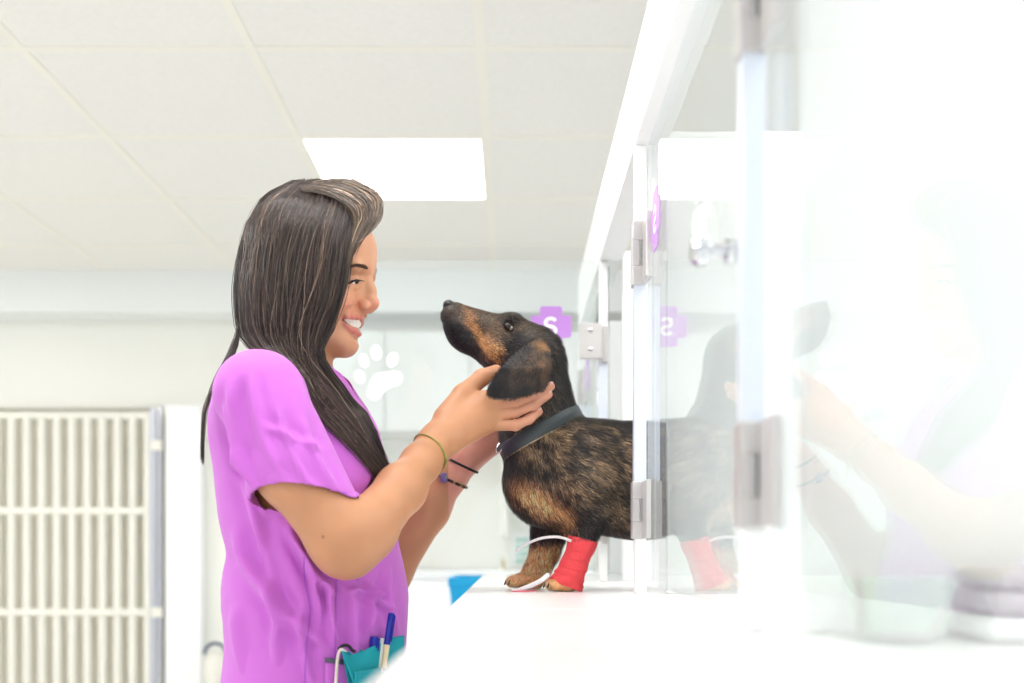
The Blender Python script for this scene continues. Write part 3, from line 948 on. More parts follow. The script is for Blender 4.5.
# small steel ring at the front of the collar
rc=S(499.5,448.5,DD-.018)
MB().tube([rc+np.array([.004*math.cos(a),.0075*math.sin(a),.0085*math.sin(a+.3)]) for a in np.linspace(0,2*math.pi,21)[:-1]],.0011,8,closed=True).build('ring',M_chrome,colr,True)
# red bandage on the near foreleg
M_red=mat('red_bandage',(236,72,78),.75,bump=(260,.55,.002),noise=(40,.06))
ctr=spline([(583.5,538.5,12.6),(581.8,545,12.2),(578,556,11.8),(573.6,569,12.6),(568.5,579,15.6),(565.6,586,17.0)],90)
axs=np.gradient(ctr[:,:2],axis=0)
vv=[];nn_=72
for i,(x,y,rr) in enumerate(ctr):
    t=axs[i]/np.linalg.norm(axs[i]); nrm=np.array([t[1],-t[0]])
    
    for k in range(nn_):
        a=2*math.pi*k/nn_
        wv=1.15*((i*.078+k/nn_)%1.0)+.5*((i*.031-k/nn_*1.0+.3)%1.0)+.25*math.sin(3*a+i*.2)
        rad=rr+wv
        # the foot end follows the paw's top
        p=np.array([x,y])+nrm*rad*math.cos(a)
        dep=LN+math.sin(a)*r_(min(rad,14.5),LN)*.98
        vv.append(S(p[0],p[1],dep))
vv=np.array(vv); m=len(ctr)
for _ in range(4):
    dv=dog(vv); vv+=dog.grad(vv)*np.maximum(.0012-dv,0)[:,None]
vv[:,2]=np.maximum(vv[:,2],HW+.0006)
qq=[(i*nn_+k,i*nn_+(k+1)%nn_,(i+1)*nn_+(k+1)%nn_,(i+1)*nn_+k) for i in range(m-1) for k in range(nn_)]
bd=link('bandage',mesh_np('bandage',vv,np.array(qq)),M_red,dogo)
md=bd.modifiers.new('thick','SOLIDIFY'); md.thickness=.0016; md.offset=1
# the catheter's white tube and its loose end
M_tube=mat('white_tube',(240,236,236),.3)
tb=empty('drip_tube',tuple(S(540,545,1.6))); tag(tb,'thin white drip tube looping out of the red bandage past the far foreleg','tube')
MB().tube(spline([S(571,541,1.578),S(563,538,1.573),S(554,536.8,1.574),S(541,538.4,1.585),S(529,543,1.60),S(516,551,1.61)],40),.0021,10).build('tubing',M_tube,tb,True)
tb2=empty('tape_strip',tuple(S(530,590,1.58))); tag(tb2,'white tape strip with a pink end lying on the worktop between the paws','tape')
tpth=spline([S(549,574,1.560),S(541,580.5,1.556),S(530,586,1.568),S(520,589.8,1.577),S(512,592,1.580)],20); tpth[:,2]=np.maximum(tpth[:,2],HW+.0018)
bm=MB(); bm.tube(tpth,[.0022]+[.0036]*14+[.0028]*5,10)
bm.build('tape',M_tube,tb2,True)
e1=spline([S(536,589.2,1.565),S(524,590.2,1.5705),S(512.5,592.4,1.573)],12); e1[:,2]=np.maximum(e1[:,2]-.002,HW+.0012)
MB().tube(e1,.0011,8).build('pink_edge',mat('pink_tape',(238,120,130),.5),tb2,True)
# ================================================================== the woman
DW=1.52; PXM=DW/F
def r2(px,d=DW): return px*d/F
def K(p,q,d0,d1=None,sy=1.0):
    d1=d0 if d1 is None else d1
    return cone(S(p[0],p[1],d0),S(q[0],q[1],d1),r2(p[2],d0),r2(q[2],d1),sy)
# ---- head, in its own frame: u px forward, v px down, w px away from the camera; turned a little towards us
YAW=R(9); UC=312.
def H(u,v,w):
    """u, v are where the point of the near half is seen; the far half mirrors it"""
    if w>0: return mirror(H(u,v,-w))
    ul=u+abs(w)*math.sin(YAW)
    cu,cw=UC+(ul-UC)*math.cos(YAW)+w*math.sin(YAW), w*math.cos(YAW)-(ul-UC)*math.sin(YAW)
    return S(cu,v,DW+cw*PXM)
LAT=np.array([math.sin(YAW),math.cos(YAW),0.]); P0=H(312,300,0)
def mirror(p): return p-2*((p-P0)@LAT)*LAT
def he(u,v,w,ru,rv,rw,ang=0):
    """ellipsoid of the head frame, turned by ang degrees in profile"""
    a=R(ang); y=-YAW
    Mz=np.array([[math.cos(y),-math.sin(y),0],[math.sin(y),math.cos(y),0],[0,0,1]])   # head axes in the world (columns)
    Mp=np.array([[math.cos(a),0,-math.sin(a)],[0,1,0],[math.sin(a),0,math.cos(a)]])
    Mw=Mz@Mp
    return ell(H(u,v,w),np.array([ru,rw,rv])*PXM,Mw.T)
def hc(a,b,ra,rb): return cone(H(*a),H(*b),ra*PXM,rb*PXM)
px=PXM
head=Model()
head.add(he(311,258,0,57,56,50,0),.01)
head.add(he(334.5,248,0,36,38,44,0),.02)
head.add(he(331,300,0,31,42,37,-8),.02)
head.add(he(327,326,0,26,24,29,-10),.02)
head.add(hc((344,341.5,-5),(344,341.5,5),10.5,10.5),.014)   # chin
for s in (-1,1):
    head.add(hc((342,343,s*6),(302,326,s*33),9.5,11),.016)  # jaw line
    head.add(he(340,303,s*24,14,12,11,-20),.014)             # cheek
    head.add(hc((364,267.0,s*7),(357,267,s*24),5.5,5.5),.014)  # brow
    head.cut(he(367.5,281,s*14.5,6,8,7.5),.016)              # socket
head.add(he(363.5,250,0,9,18,26),.02)
head.add(he(350,322,0,10,13,15.5,-10),.012)                # front of the jaws
# nose
head.add(hc((363,283,0),(362,305,0),6,9),.010)
head.add(hc((367.3,276,0),(372.2,291,0),4.6,5.6),.008)
head.add(he(372.4,302.8,0,7.8,7.6,7.4,-25),.007)
head.add(hc((372,307.5,0),(364,309.5,0),3.6,4),.005)
for s in (-1,1):
    head.add(he(364.3,305.0,s*8.4,6.6,5.2,4.2,-12),.0035)
    head.cut(he(369.6,311.2,s*6.2,3.6,2.2,3.0,-14),.001)
base_face=Model(); base_face.ops=list(head.ops)
def onface(u,v,sink=0.0):
    """the point of the near side of the face seen at u, v, and its outward direction"""
    p=S(u,v,hit(base_face,u,v,1.36)); g=base_face.grad(p[None])[0]
    return p-g*sink*PXM, g
def face_chain(op,pts,k):
    """pts of (u,v,r,sink) on the near side, and the same mirrored; the last may carry 'mid'"""
    P=[]
    for q in pts:
        if len(q)==5: p=H(q[0],q[1],0); P.append((p,q[2]*PXM))
        else: P.append((onface(q[0],q[1],q[3])[0],q[2]*PXM))
    for a_,b_ in zip(P,P[1:]):
        for m in (0,1):
            A=mirror(a_[0]) if m else a_[0]; B=mirror(b_[0]) if m else b_[0]
            op(cone(A,B,a_[1],b_[1]),k)
UPL=[(342.5,317.9,.8,.4),(347,317.4,1.4,.5),(352,317.1,1.8,.6),(357,317.0,2.1,.7),(360.4,317.4,2.3,0,'m')]
LOL=[(343.5,321.0,1.0,.4),(346.5,325.3,1.8,.6),(350.5,329.2,2.4,.8),(354,331.2,2.8,.9),(356.2,331.4,2.9,0,'m')]
MOU=[(343.2,319.6,.9,.0),(346,321.2,2.0,.1),(350,323.0,3.0,.1),(355,324.0,3.6,.1),(360.0,324.3,3.9,0,'m')]
face_chain(head.add,UPL,.004); face_chain(head.add,LOL,.004); face_chain(head.cut,MOU,.0018)
face_chain(head.cut,[(357.3,300.8,1.0,.1),(356.9,305,1.3,.2),(358.6,308.8,1.0,.1)],.003)        # behind the wing of the nose
face_chain(head.cut,[(356,306,.9,-.3),(349,309.5,1.3,-.3),(342.5,314,1.2,-.3)],.007)                   # smile fold
face_chain(head.cut,[(341.5,317.5,1.2,0),(341,321,1.0,0)],.006)                                           # corner of the mouth
head.cut(he(357,338.3,0,3,2.2,9),.008)
# smiling, nearly closed eye
face_chain(head.add,[(349.5,283.4,3.4,2.4),(354.5,281.6,4.6,2.6),(360,280.8,3.4,2.4)],.006)
EYE=[(348.6,283.4,.6,-.9),(352,282.3,.85,-1.4),(356,281.6,.95,-1.5),(360.4,281.2,.7,-.9)]
face_chain(head.add,[(349.5,287.6,1.5,.6),(354.5,287.2,1.9,.6),(359.5,286.0,1.4,.6)],.005)              # pad under the eye
lids=Model(); lids.ops=list(head.ops)
base_face.ops=lids.ops
face_chain(head.cut,[(q[0],q[1],q[2],.3) for q in EYE],.0012)
for s in (-1,1):
    head.add(he(300,292,s*50,9,14,4,-12),.006)             # ear, under the hair
# neck
head.add(cone(H(303,318,0),S(288,392,DW),30*px,33*px),.02)
# ---- torso, arms, legs
body=head
body.add(K((296,420,56),(308,500,68),DW,sy=1.35),.04)
body.add(K((308,500,68),(312,610,70),DW,sy=1.40),.04)
body.add(cone(S(264,396,1.39),S(270,402,1.66),r2(34),r2(33)),.04)
body.add(K((340,450,30),(346,470,30),1.47),.03); body.add(K((340,450,30),(346,470,30),1.59),.03)
hipc=S(308,620,DW)
body.add(ell(hipc+np.array([0,0,-.12]),(.115,.17,.17)),.05)
for s in (-1,1):
    hp=hipc+np.array([0,s*.085,-.16]); kn=np.array([hipc[0]+.015,DW+s*.08,.50]); an=np.array([hipc[0]-.015,DW+s*.075,.09])
    body.add(cone(hp,kn,.082,.052),.03); body.add(cone(kn,an,.054,.036),.02)
    body.add(cone(an+np.array([-.01,0,-.035]),an+np.array([.14,s*.01,-.06]),.035,.022),.03)
# near arm (her right)
ARM=[(264,400,36,1.375),(292,470,35.5,1.345),(340,536,31.5,1.330),(347,546,30.5,1.335),(366,530,29,1.355),(401,489,23.5,1.43),(421,463,18.2,1.483),(433,447,16.6,1.517)]
for p,q in zip(ARM,ARM[1:]): body.add(K(p[:3],q[:3],p[3],q[3]),.018)
# far arm
ARF=[(280,405,34,1.67),(300,480,31,1.715),(372,575,27,1.735),(384,572,26,1.735),(428,509,20.5,1.73),(452,474,15.6,1.725),(462,460,14.6,1.722)]
for p,q in zip(ARF,ARF[1:]): body.add(K(p[:3],q[:3],p[3],q[3]),.018)
# near hand: palm against the dog's cheek and neck, back of the hand to the camera
def chain(pts,k=.006):
    m=Model()
    for p,q in zip(pts,pts[1:]): m.add(K(p[:3],q[:3],p[3],q[3]),k)
    return m
WR=(437,442,15.5,1.511)
palm=[((440,438,15.5,1.532),(483,401,9.2,1.562)),((440,439,15.5,1.532),(490,407,8.6,1.562)),((441,441,14.5,1.533),(492.5,415,7.8,1.562)),((442,441,13.5,1.534),(493.5,424,7,1.564))]
for p,q in palm: body.add(K(p[:3],q[:3],p[3],q[3]),.014)
body.add(K((433,447,16.6),(441,439,15.5),1.519,1.532),.015)
hand=[]
hand.append((chain([(446,418,13,1.544),(463,394.5,10.2,1.567),(482,377.5,8.2,1.588),(496,371,6.4,1.605)]),.012))   # thumb
hand.append((chain([(482,398.5,8.0,1.563),(508,392.5,5.9,1.566),(527,389.0,5.3,1.580),(541,386,4.9,1.594)],.004),.004))
hand.append((chain([(489,406,7.8,1.562),(514,401.6,5.4,1.557),(535,394.4,4.9,1.570),(550.5,386.5,4.5,1.588)],.004),.004))
hand.append((chain([(492.5,415,7.2,1.562),(515,412.2,5.4,1.559),(535,404.4,4.8,1.571),(548.5,394.6,4.3,1.587)],.004),.004))
hand.append((chain([(494,424.8,6.4,1.565),(515.5,425.4,5.4,1.558),(529,419.4,4.7,1.569),(538.8,411.8,4.2,1.581)],.004),.004))
# far hand under and behind the neck
palf=[((465,456,14,1.722),(494,426,9,1.728)),((466,457,14,1.722),(500,432,9,1.726)),((467,459,13,1.721),(503,440,8.5,1.722))]
for p,q in palf: body.add(K(p[:3],q[:3],p[3],q[3]),.014)
hand.append((chain([(478,438,10,1.716),(489,416,8.5,1.715),(497,400,7,1.713),(503,388,6,1.708)]),.010))
hand.append((chain([(494,426,8,1.728),(517,415,7.5,1.728),(535,402,6.5,1.722),(548,392,5.5,1.712)]),.006))
hand.append((chain([(498,431,8,1.727),(522,422,7.5,1.727),(541,412,6.5,1.720),(554,403,5.5,1.711)]),.006))
hand.append((chain([(501,436,8,1.724),(522,429,7.2,1.726),(539,421,6.3,1.720),(551,414,5.3,1.712)]),.006))
hand.append((chain([(503,442,7,1.720),(520,437,6.2,1.724),(533,431,5.4,1.719),(543,426,4.8,1.712)]),.005))
skin_full=Model(); skin_full.ops=body.ops
class WithHands:
    """trunk plus fingers, each finger blended with the trunk only"""
    def __init__(s,t,br):
        s.t=t; s.br=br; s.ops=t.ops; s.branches=[]
        s.lo=np.array([S(400,470,1.5)[0],1.48,S(400,470,1.6)[2]-.06])
    def __call__(s,P,keep=None):
        d=s.t(P,keep)
        o=d
        f=P[:,0]>s.lo[0]
        if f.any() and (P[f,2]>s.lo[2]).any():
            t=d[f]; oo=t.copy(); Pf=P[f]
            for m,k in s.br: oo=np.minimum(oo,smin(t,m(Pf),k))
            o=d.copy(); o[f]=oo
        return o
    grad=Model.grad
skin=WithHands(body,hand)
Vh,Qh=grid_mesh(skin,(-.46,1.27,.93),(.08,1.80,1.66),.0016,smooth=1)
Vl,Ql=grid_mesh(skin,(-.46,1.27,-.004),(.08,1.80,.934),.006,smooth=1)
zt_=.9325
qm=Vh[Qh][:,:,2].mean(1)>zt_-.004; Vh,Qh=compact(Vh,Qh[qm])
Vb=np.concatenate([Vh,Vl]); Qb=np.concatenate([Qh,Ql+len(Vh)])
Nb=normals(Vb,Qb)
def uvs(P): return VX+P[:,0]*F/P[:,1], VY-(P[:,2]-CZ)*F/P[:,1]
def skin_color(P):
    u,v=uvs(P); c=np.tile(np.array([207,152,118.]),(len(P),1))
    n=vnoise(P,40,11); n2=vnoise(P,140,12)
    def lay(cc,m):
        nonlocal c
        c=c+(np.array(cc,float)-c)*m[:,None]
    hd=(v<372)&(P[:,2]>1.36)
    hv=np.where(hd,1.,0.)
    lay((198,142,104),np.where(~hd,1.,0.)*.95)
    lay((214,136,112),hv*blob(u,v,345,303,16,12,-20,.8)*.55)
    lay((216,132,112),hv*blob(u,v,378,305,7,6,0,.8)*.5)
    # lips and the inside of the mouth
    def near_chain(pts,grow):
        P_=[(H(q[0],q[1],0) if len(q)==5 else onface(q[0],q[1],q[3])[0],q[2]*PXM) for q in pts]
        d=np.full(len(P),1.)
        sel=np.flatnonzero(hd)
        for a_,b_ in zip(P_,P_[1:]):
            for m in (0,1):
                A=mirror(a_[0]) if m else a_[0]; B=mirror(b_[0]) if m else b_[0]
                d[sel]=np.minimum(d[sel],cone(A,B,a_[1]*grow,b_[1]*grow)(P[sel]))
        return d/PXM
    lay((205,112,108),np.clip(1-near_chain(UPL,1.0)/1.2,0,1)*.62)
    lay((205,108,106),np.clip(1-near_chain(LOL,1.0)/1.2,0,1)*.68)
    lay((92,40,38),np.clip(.75-near_chain([(q[0],q[1],q[2]*.8,*q[3:]) for q in MOU],1.0)/.8,0,1)*.9)
    lay((140,84,66),np.clip(1-near_chain([(q[0],q[1],q[2]*.6,.2) for q in EYE],1.0)/.9,0,1)*.6)
    # palms and finger tips pinker
    hn=(P[:,0]>S(440,440,1.5)[0])&(P[:,2]>1.15)
    lay((226,160,138),np.where(hn,1.,0.)*np.clip((u-495)/30,0,1)*.6)
    lay((224,158,142),np.where(hn&(P[:,1]>1.67),1.,0.)*.8)
    lay((110,70,52),blob(u,v,323,537,1.3,1.3)*.8*(P[:,1]<1.4))   # a mole on the arm
    c*=(.965+.07*n)[:,None]
    return c
M_skin=mat('skin',None,.48,attr=True,sss=.12,spec=.4,bump=(420,.12,.001))
per=link('person',mesh_np('person',Vb,Qb,colors=lin(np.clip(skin_color(Vb),0,255))),M_skin)
tag(per,'woman with long brown hair and lilac scrub top holding the dog\'s head','person')
# ---- face details
M_eyew=mat('eyeball',(236,232,228),.12); M_iris=mat('iris',(52,32,22),.1); M_brow=mat('eyebrow',(84,60,48),.8); M_lash=mat('eyelash',(30,20,18),.6); M_teeth=mat('teeth',(244,240,232),.2); M_nail=mat('fingernail',(236,186,172),.25)
def face_line(pts,n,lift,m):
    P=[]
    for x,y in spline(np.array(pts,float),n):
        p,g=onface(x,y,-lift); P.append(mirror(p) if m else p)
    return np.array(P)
ec,eg=onface(354.6,282.2,7.2)
for m in (0,1):
    c_=mirror(ec) if m else ec
    e=MB().sph(c_,7.0*PXM,20).build('eye',M_eyew,per,True)
    ic,_g=onface(356.4,281.8,2.2); ic=mirror(ic) if m else ic
    MB().sph(ic,(4.2*PXM,2.6*PXM,2.8*PXM),14).build('iris',M_iris,e,True)
    L=face_line([(361.2,280.6),(358,280.2),(354,280.6),(350.5,281.8),(347.8,283.6)],24,.25,m)
    lm=MB(); lm.tube(L,[.0007+.0006*math.sin(math.pi*i/23) for i in range(24)],8)
    for i in range(0,24):
        g=base_face.grad(L[i:i+1])[0]; t=.0035+.0025*i/23
        lm.tube([L[i],L[i]+g*t*.6+np.array([.0012,0,-.0012]),L[i]+g*t+np.array([.0022,0,-.0010])],[.0003,.00025,.0001],5)
    lm.build('eyelash',M_lash,per)
    B_=face_line([(367.8,268.6),(364,266.6),(359,265.4),(354,265.6),(349.5,267.2)],60,.15,m)
    if m:
        B_=B_+np.array([0,0,.008])
        for _ in range(4): B_=B_-base_face.grad(B_)*base_face(B_)[:,None]
    g=base_face.grad(B_); tan=np.gradient(B_,axis=0); tan/=np.linalg.norm(tan,axis=1,keepdims=True)
    side=np.cross(tan,g)
    bm=MB()
    for i in range(0,58):
        wd=(.0023 if not m else .0018)*min(1,(i+6)/14)*(1 if i<26 else 1-.75*(i-26)/32)
        for j in range(6):
            o=B_[i]+side[i]*wd*(rng.random()*2-1)
            t=tan[i]*.0040+side[i]*rng.normal(0,.0006)+g[i]*.0004
            bm.tube([o,o+t*.5+g[i]*.0002,o+t],[.00030,.00028,.0001],4)
    bm.build('eyebrow',M_brow,per)
# teeth: the upper row, following the lips
tu=[(343.8,319.2),(347,319.0),(351,319.2),(354,319.5),(357,320.0)]
tl=[(344.4,321.6),(347,323.4),(350.5,325.6),(353.5,326.8),(356.6,327.4)]
def tooth_pts(c,n,sink):
    out=[]
    for x,y in spline(np.array(c,float),n):
        p,_=onface(x,y,sink)
        out.append(p)
    return out
nT=29
Ua,La=tooth_pts(tu,nT,1.5),tooth_pts(tl,nT,1.2); Ub,Lb=tooth_pts(tu,nT,5),tooth_pts(tl,nT,5)
tm=MB()
def box8(c8):
    v=[tm.bm.verts.new(p) for p in c8]
    for f in ((0,1,3,2),(4,6,7,5),(0,4,5,1),(2,3,7,6),(0,2,6,4),(1,5,7,3)): tm.bm.faces.new([v[i] for i in f])
for k in range(7):
    i,j=k*4,k*4+4
    for m in (0,1):
        c8=[Ua[i],Ua[j],La[i]+(Ua[i]-La[i])*.04,La[j]+(Ua[j]-La[j])*.04,Ub[i],Ub[j],Lb[i],Lb[j]]
        box8([mirror(p) if m else p for p in c8])
i=nT-1
box8([Ua[i],mirror(Ua[i]),La[i],mirror(La[i]),Ub[i],mirror(Ub[i]),Lb[i],mirror(Lb[i])])
bmesh.ops.bevel(tm.bm,geom=list(tm.bm.edges),offset=.0005,segments=2,affect='EDGES')
tm.build('teeth',M_teeth,per,True)
# nails on the finger tips that show
for (p,q) in (((535,394.4,1.570),(550.5,386.5,1.588)),((535,404.4,1.571),(548.5,394.6,1.587)),((529,419.4,1.569),(538.8,411.8,1.581))):
    a=S(*p); b=S(*q); t=(b-a)/np.linalg.norm(b-a); c=b+t*.0005+np.array([0,-.004,.003])
    for _ in range(8): c=c-skin.grad(c[None])[0]*float(skin(c[None])[0])
    g=skin.grad(c[None])[0]; x=t-g*(t@g); x/=np.linalg.norm(x); y=np.cross(g,x)
    nm=MB(); bmesh.ops.create_uvsphere(nm.bm,u_segments=14,v_segments=8,radius=1,matrix=Matrix(((x[0]*.0046,y[0]*.0032,g[0]*.0011,c[0]),(x[1]*.0046,y[1]*.0032,g[1]*.0011,c[1]),(x[2]*.0046,y[2]*.0032,g[2]*.0011,c[2]),(0,0,0,1))))
    nm.build('fingernail',M_nail,per,True)

# ---- scrub top
top=Model()
top.add(K((296,424,67),(310,500,78),DW,sy=1.28),.03)
top.add(K((310,500,78),(317,600,84),DW,sy=1.26),.04)
top.add(K((317,600,84),(314,760,96),DW,sy=1.28),.04)
top.add(cone(S(259,397,1.385),S(272,402,1.665),r2(43,1.385),r2(40,1.66)),.03)
top.add(K((294,380,40),(290,400,46),DW,sy=1.15),.04)
top.add(K((272,436,59),(292,508,58),1.475),.04); top.add(K((276,440,58),(294,508,58),1.57),.04)
top.add(K((340,438,36),(348,474,34),1.46),.04); top.add(K((340,438,36),(348,474,34),1.585),.04)
# sleeves
cutn=S(310,504,1.34); pn_=np.array([-.06,-.42,-1.0])
slv=Model(); slv.add(K((259,396,45.5),(311,512,47.5),1.372,1.342,sy=1.0)).clip(plane(cutn,pn_))
slf=Model(); sfc=S(296,482,1.71); slf.add(K((274,402,42),(306,505,44),1.665,1.715)).clip(plane(sfc,(.12,.10,-1)))
class Top:
    ops=[]; branches=[]
    def __call__(s,P,keep=None):
        d=top(P); d=smin(d,slv(P),.010); d=smin(d,slf(P),.010)
        return smax(d,-neckcut(P),0)
    grad=Model.grad
neckcut=Model().add(K((306,300,44),(299,372,45),DW,sy=1.1)).add(K((316,366,34),(350,418,12),DW),.01)
Tp=Top()
def grid_any(f,lo,hi,vox,smooth):
    f.ops=[('add',lambda P:f(P),0)]; f.branches=[0]
    return grid_mesh(f,lo,hi,vox,smooth)
zhem=.83
Vt,Qt=grid_any(Tp,(-.46,1.26,zhem-.03),(-.08,1.80,1.44),.0026,1)
# open the hem, neck and sleeve ends
def kill(mask):
    global Vt,Qt
    Vt,Qt=compact(Vt,Qt[~mask[Qt].all(1)])
kill(Vt[:,2]<zhem)
kill(np.abs(neckcut(Vt))<.0016)
kill((np.abs(plane(cutn,pn_)(Vt))<.0017)&(cone(*[S(259,396,1.372),S(311,512,1.342)],r2(45.5,1.372),r2(47.5,1.342))(Vt)<.002)&(top(Vt)>.0005))
kill((np.abs(plane(sfc,(.12,.10,-1))(Vt))<.0017)&(slf.ops[0][1](Vt)<.002)&(top(Vt)>.0005))
Nt=normals(Vt,Qt)
# folds in the cloth, as raised and sunk creases that fade at both ends
u_,v_=uvs(Vt)
near=np.clip((-Nt[:,1]+.25)/.5,0,1)
disp=np.zeros(len(Vt))
def fold(x0,y0,x1,y1,wd,amp,bend=0,only=near):
    global disp
    p=np.stack([u_-x0,v_-y0],1); t=np.array([x1-x0,y1-y0],float); L=np.linalg.norm(t); t/=L; nn=np.array([-t[1],t[0]])
    a=p@t/L; b=p@nn-bend*4*np.clip(a,0,1)*(1-np.clip(a,0,1))
    wd=wd*.72; e=np.clip(a*4,0,1)*np.clip((1-a)*4,0,1); e=e*e*(3-2*e)
    disp+=amp*.0023*e*(np.exp(-(b/wd)**2)-.45*np.exp(-((b-1.9*wd)/(1.3*wd))**2)-.45*np.exp(-((b+1.9*wd)/(1.3*wd))**2))*only
for f_ in ((286,520,340,600,6,5,6),(292,530,322,630,5,4.5,-6),(240,470,262,560,8,4,-5),(232,520,300,640,9,5,10),(250,560,330,650,8,4.5,8),
           (330,575,337,650,5,5,3),(350,580,352,670,6,4,-3),(372,572,366,640,5,3.5,-4),(388,560,398,640,5,3,3),(300,600,312,690,6,4,3),
           (262,540,275,680,8,3.5,-6),(365,577,392,612,4,3.5,3),(235,600,250,690,9,3,4),(345,590,385,600,5,3,-4),
           (232,372,256,490,7,3.4,8),(250,366,284,480,7,2.6,8),(276,400,312,492,6,2.4,5),(300,410,338,496,6,2.4,4),(222,395,250,480,5,2.5,4),
           (236,440,268,505,5,3,3),(258,420,330,452,6,1.8,3),(322,570,360,590,4,3,-6)):
    fold(*f_)
disp+=.0030*(vnoise(Vt*np.array([1,1,.55]),26,21)-.5)+.0008*(vnoise(Vt,70,22)-.5)
Vt=Vt+Nt*disp[:,None]
# keep the cloth off the arms
for _ in range(2):
    dv=skin(Vt); w_=np.maximum(.0035-dv,0); Vt=Vt+skin.grad(Vt)*np.minimum(w_,.006)[:,None]

M_scrub=mat('scrub_cloth',(203,108,209),.8,bump=(1500,.18,.0006),sheen=.15)
to=link('scrub_top',mesh_np('scrub_top',Vt,Qt),M_scrub,per)
sm=to.modifiers.new('cloth','SOLIDIFY'); sm.thickness=.0016; sm.offset=-1
# seams: sleeve hem stitching, side seam, pocket edge
M_seam=mat('seam_thread',(176,92,200),.8)
def on_cloth(pts,n,gap=.0006,d0=1.24):
    P=spline(pts,n); out=[]
    ok=[]
    for x,y in P:
        d=hit(Tp,x,y,d0); p=S(x,y,d); out.append(p)
    return np.array(out)
from mathutils.bvhtree import BVHTree
bvh=BVHTree.FromPolygons([Vector(v) for v in Vt],[tuple(map(int,q)) for q in Qt])
def on_mesh(pts,n,gap=.0006):
    out=[]
    for x,y in spline(np.array(pts,float),n):
        d=Vector(S(x,y,1.0))-Vector((0,0,CZ)); d.normalize()
        h=bvh.ray_cast(Vector((0,0,CZ))+d*.9,d)
        if h[0] is not None: out.append(h[0]-d*gap)
    return out
for pts,rr in (([(306,538),(304,575),(310,610),(306,650),(304,700)],.0010),([(337,560),(336,600),(335,650),(335,700)],.0009),([(276,488),(300,490),(326,492),(347,493)],.0005)):
    p=on_mesh(pts,40)
    if len(p)>5: MB().tube(p,rr,6).build('seam',M_seam,to,True)
# patch pocket with a grey tab
def patch(name,outline,m,parent,lift,thick,nx=22,ny=22):
    """a sheet lying on the cloth; outline given as four corner pixels: top-left, top-right, bottom-right, bottom-left"""
    a,b,c,d=[np.array(p,float) for p in outline]
    grid=np.zeros((ny,nx,3))
    for j in range(ny):
        for i in range(nx):
            s,t=i/(nx-1),j/(ny-1)
            x,y=(a*(1-s)+b*s)*(1-t)+(d*(1-s)+c*s)*t
            dr=Vector(S(x,y,1.0))-Vector((0,0,CZ)); dr.normalize()
            h=bvh.ray_cast(Vector((0,0,CZ))+dr*.9,dr)
            dist=(h[3]+.9)/dr.length if h[0] is not None else 1.5
            p=Vector((0,0,CZ))+dr*(dist-lift*(1 if not callable(lift) else 1)) if not callable(lift) else Vector((0,0,CZ))+dr*(dist-lift(s,t))
            grid[j,i]=p
    V_=grid.reshape(-1,3); q=[(j*nx+i,j*nx+i+1,(j+1)*nx+i+1,(j+1)*nx+i) for j in range(ny-1) for i in range(nx-1)]
    o=link(name,mesh_np(name,V_,np.array(q)),m,parent); md=o.modifiers.new('t','SOLIDIFY'); md.thickness=thick; md.offset=0
    return o
pk=patch('pocket',[(325,661),(397,655),(396,720),(325,722)],M_scrub,to,.004,.0016)
patch('pocket_tab',[(325,657.5),(343,659.5),(343,664.5),(325,662.5)],mat('grey_tab',(92,88,110),.7),to,.006,.0014,8,4)
# ---- trousers and shoes, below the picture
tr=Model(); 
tr.add(ell(hipc+np.array([0,0,-.12]),(.128,.178,.19)),.05)
for s in (-1,1):
    hp=hipc+np.array([0,s*.085,-.16]); kn=np.array([hipc[0]+.015,DW+s*.08,.50]); an=np.array([hipc[0]-.015,DW+s*.075,.07])
    tr.add(cone(hp,kn,.098,.074),.03); tr.add(cone(kn,an,.074,.070),.02)
tr.clip(plane((0,0,.055),(0,0,-1)))
tr.clip(plane((0,0,.93),(0,0,1)))
v1,q1=grid_mesh(tr,(-.5,1.2,.03),(-.02,1.84,1.0),.006,1)
v1=v1+normals(v1,q1)*(.006*(vnoise(v1*np.array([1,1,.5]),18,31)-.5))[:,None]
link('scrub_trousers',mesh_np('scrub_trousers',v1,q1),M_scrub,per)
M_shoe=mat('white_clog',(236,234,230),.45)
for s in (-1,1):
    an=np.array([hipc[0]-.015,DW+s*.075,.0])
    sh=Model().add(ell(an+np.array([.045,s*.004,.045]),(.135,.048,.046)),.02).add(ell(an+np.array([-.03,0,.06]),(.055,.045,.06)),.03).clip(plane((0,0,.001),(0,0,-1)))
    v2,q2=grid_mesh(sh,an+np.array([-.12,-.08,-.01]),an+np.array([.2,.08,.14]),.004,1)
    link('shoe',mesh_np('shoe',v2,q2),M_shoe,per)

# ---- hair
def hd(u,v,w): return S(u,v,DW+w*PXM)
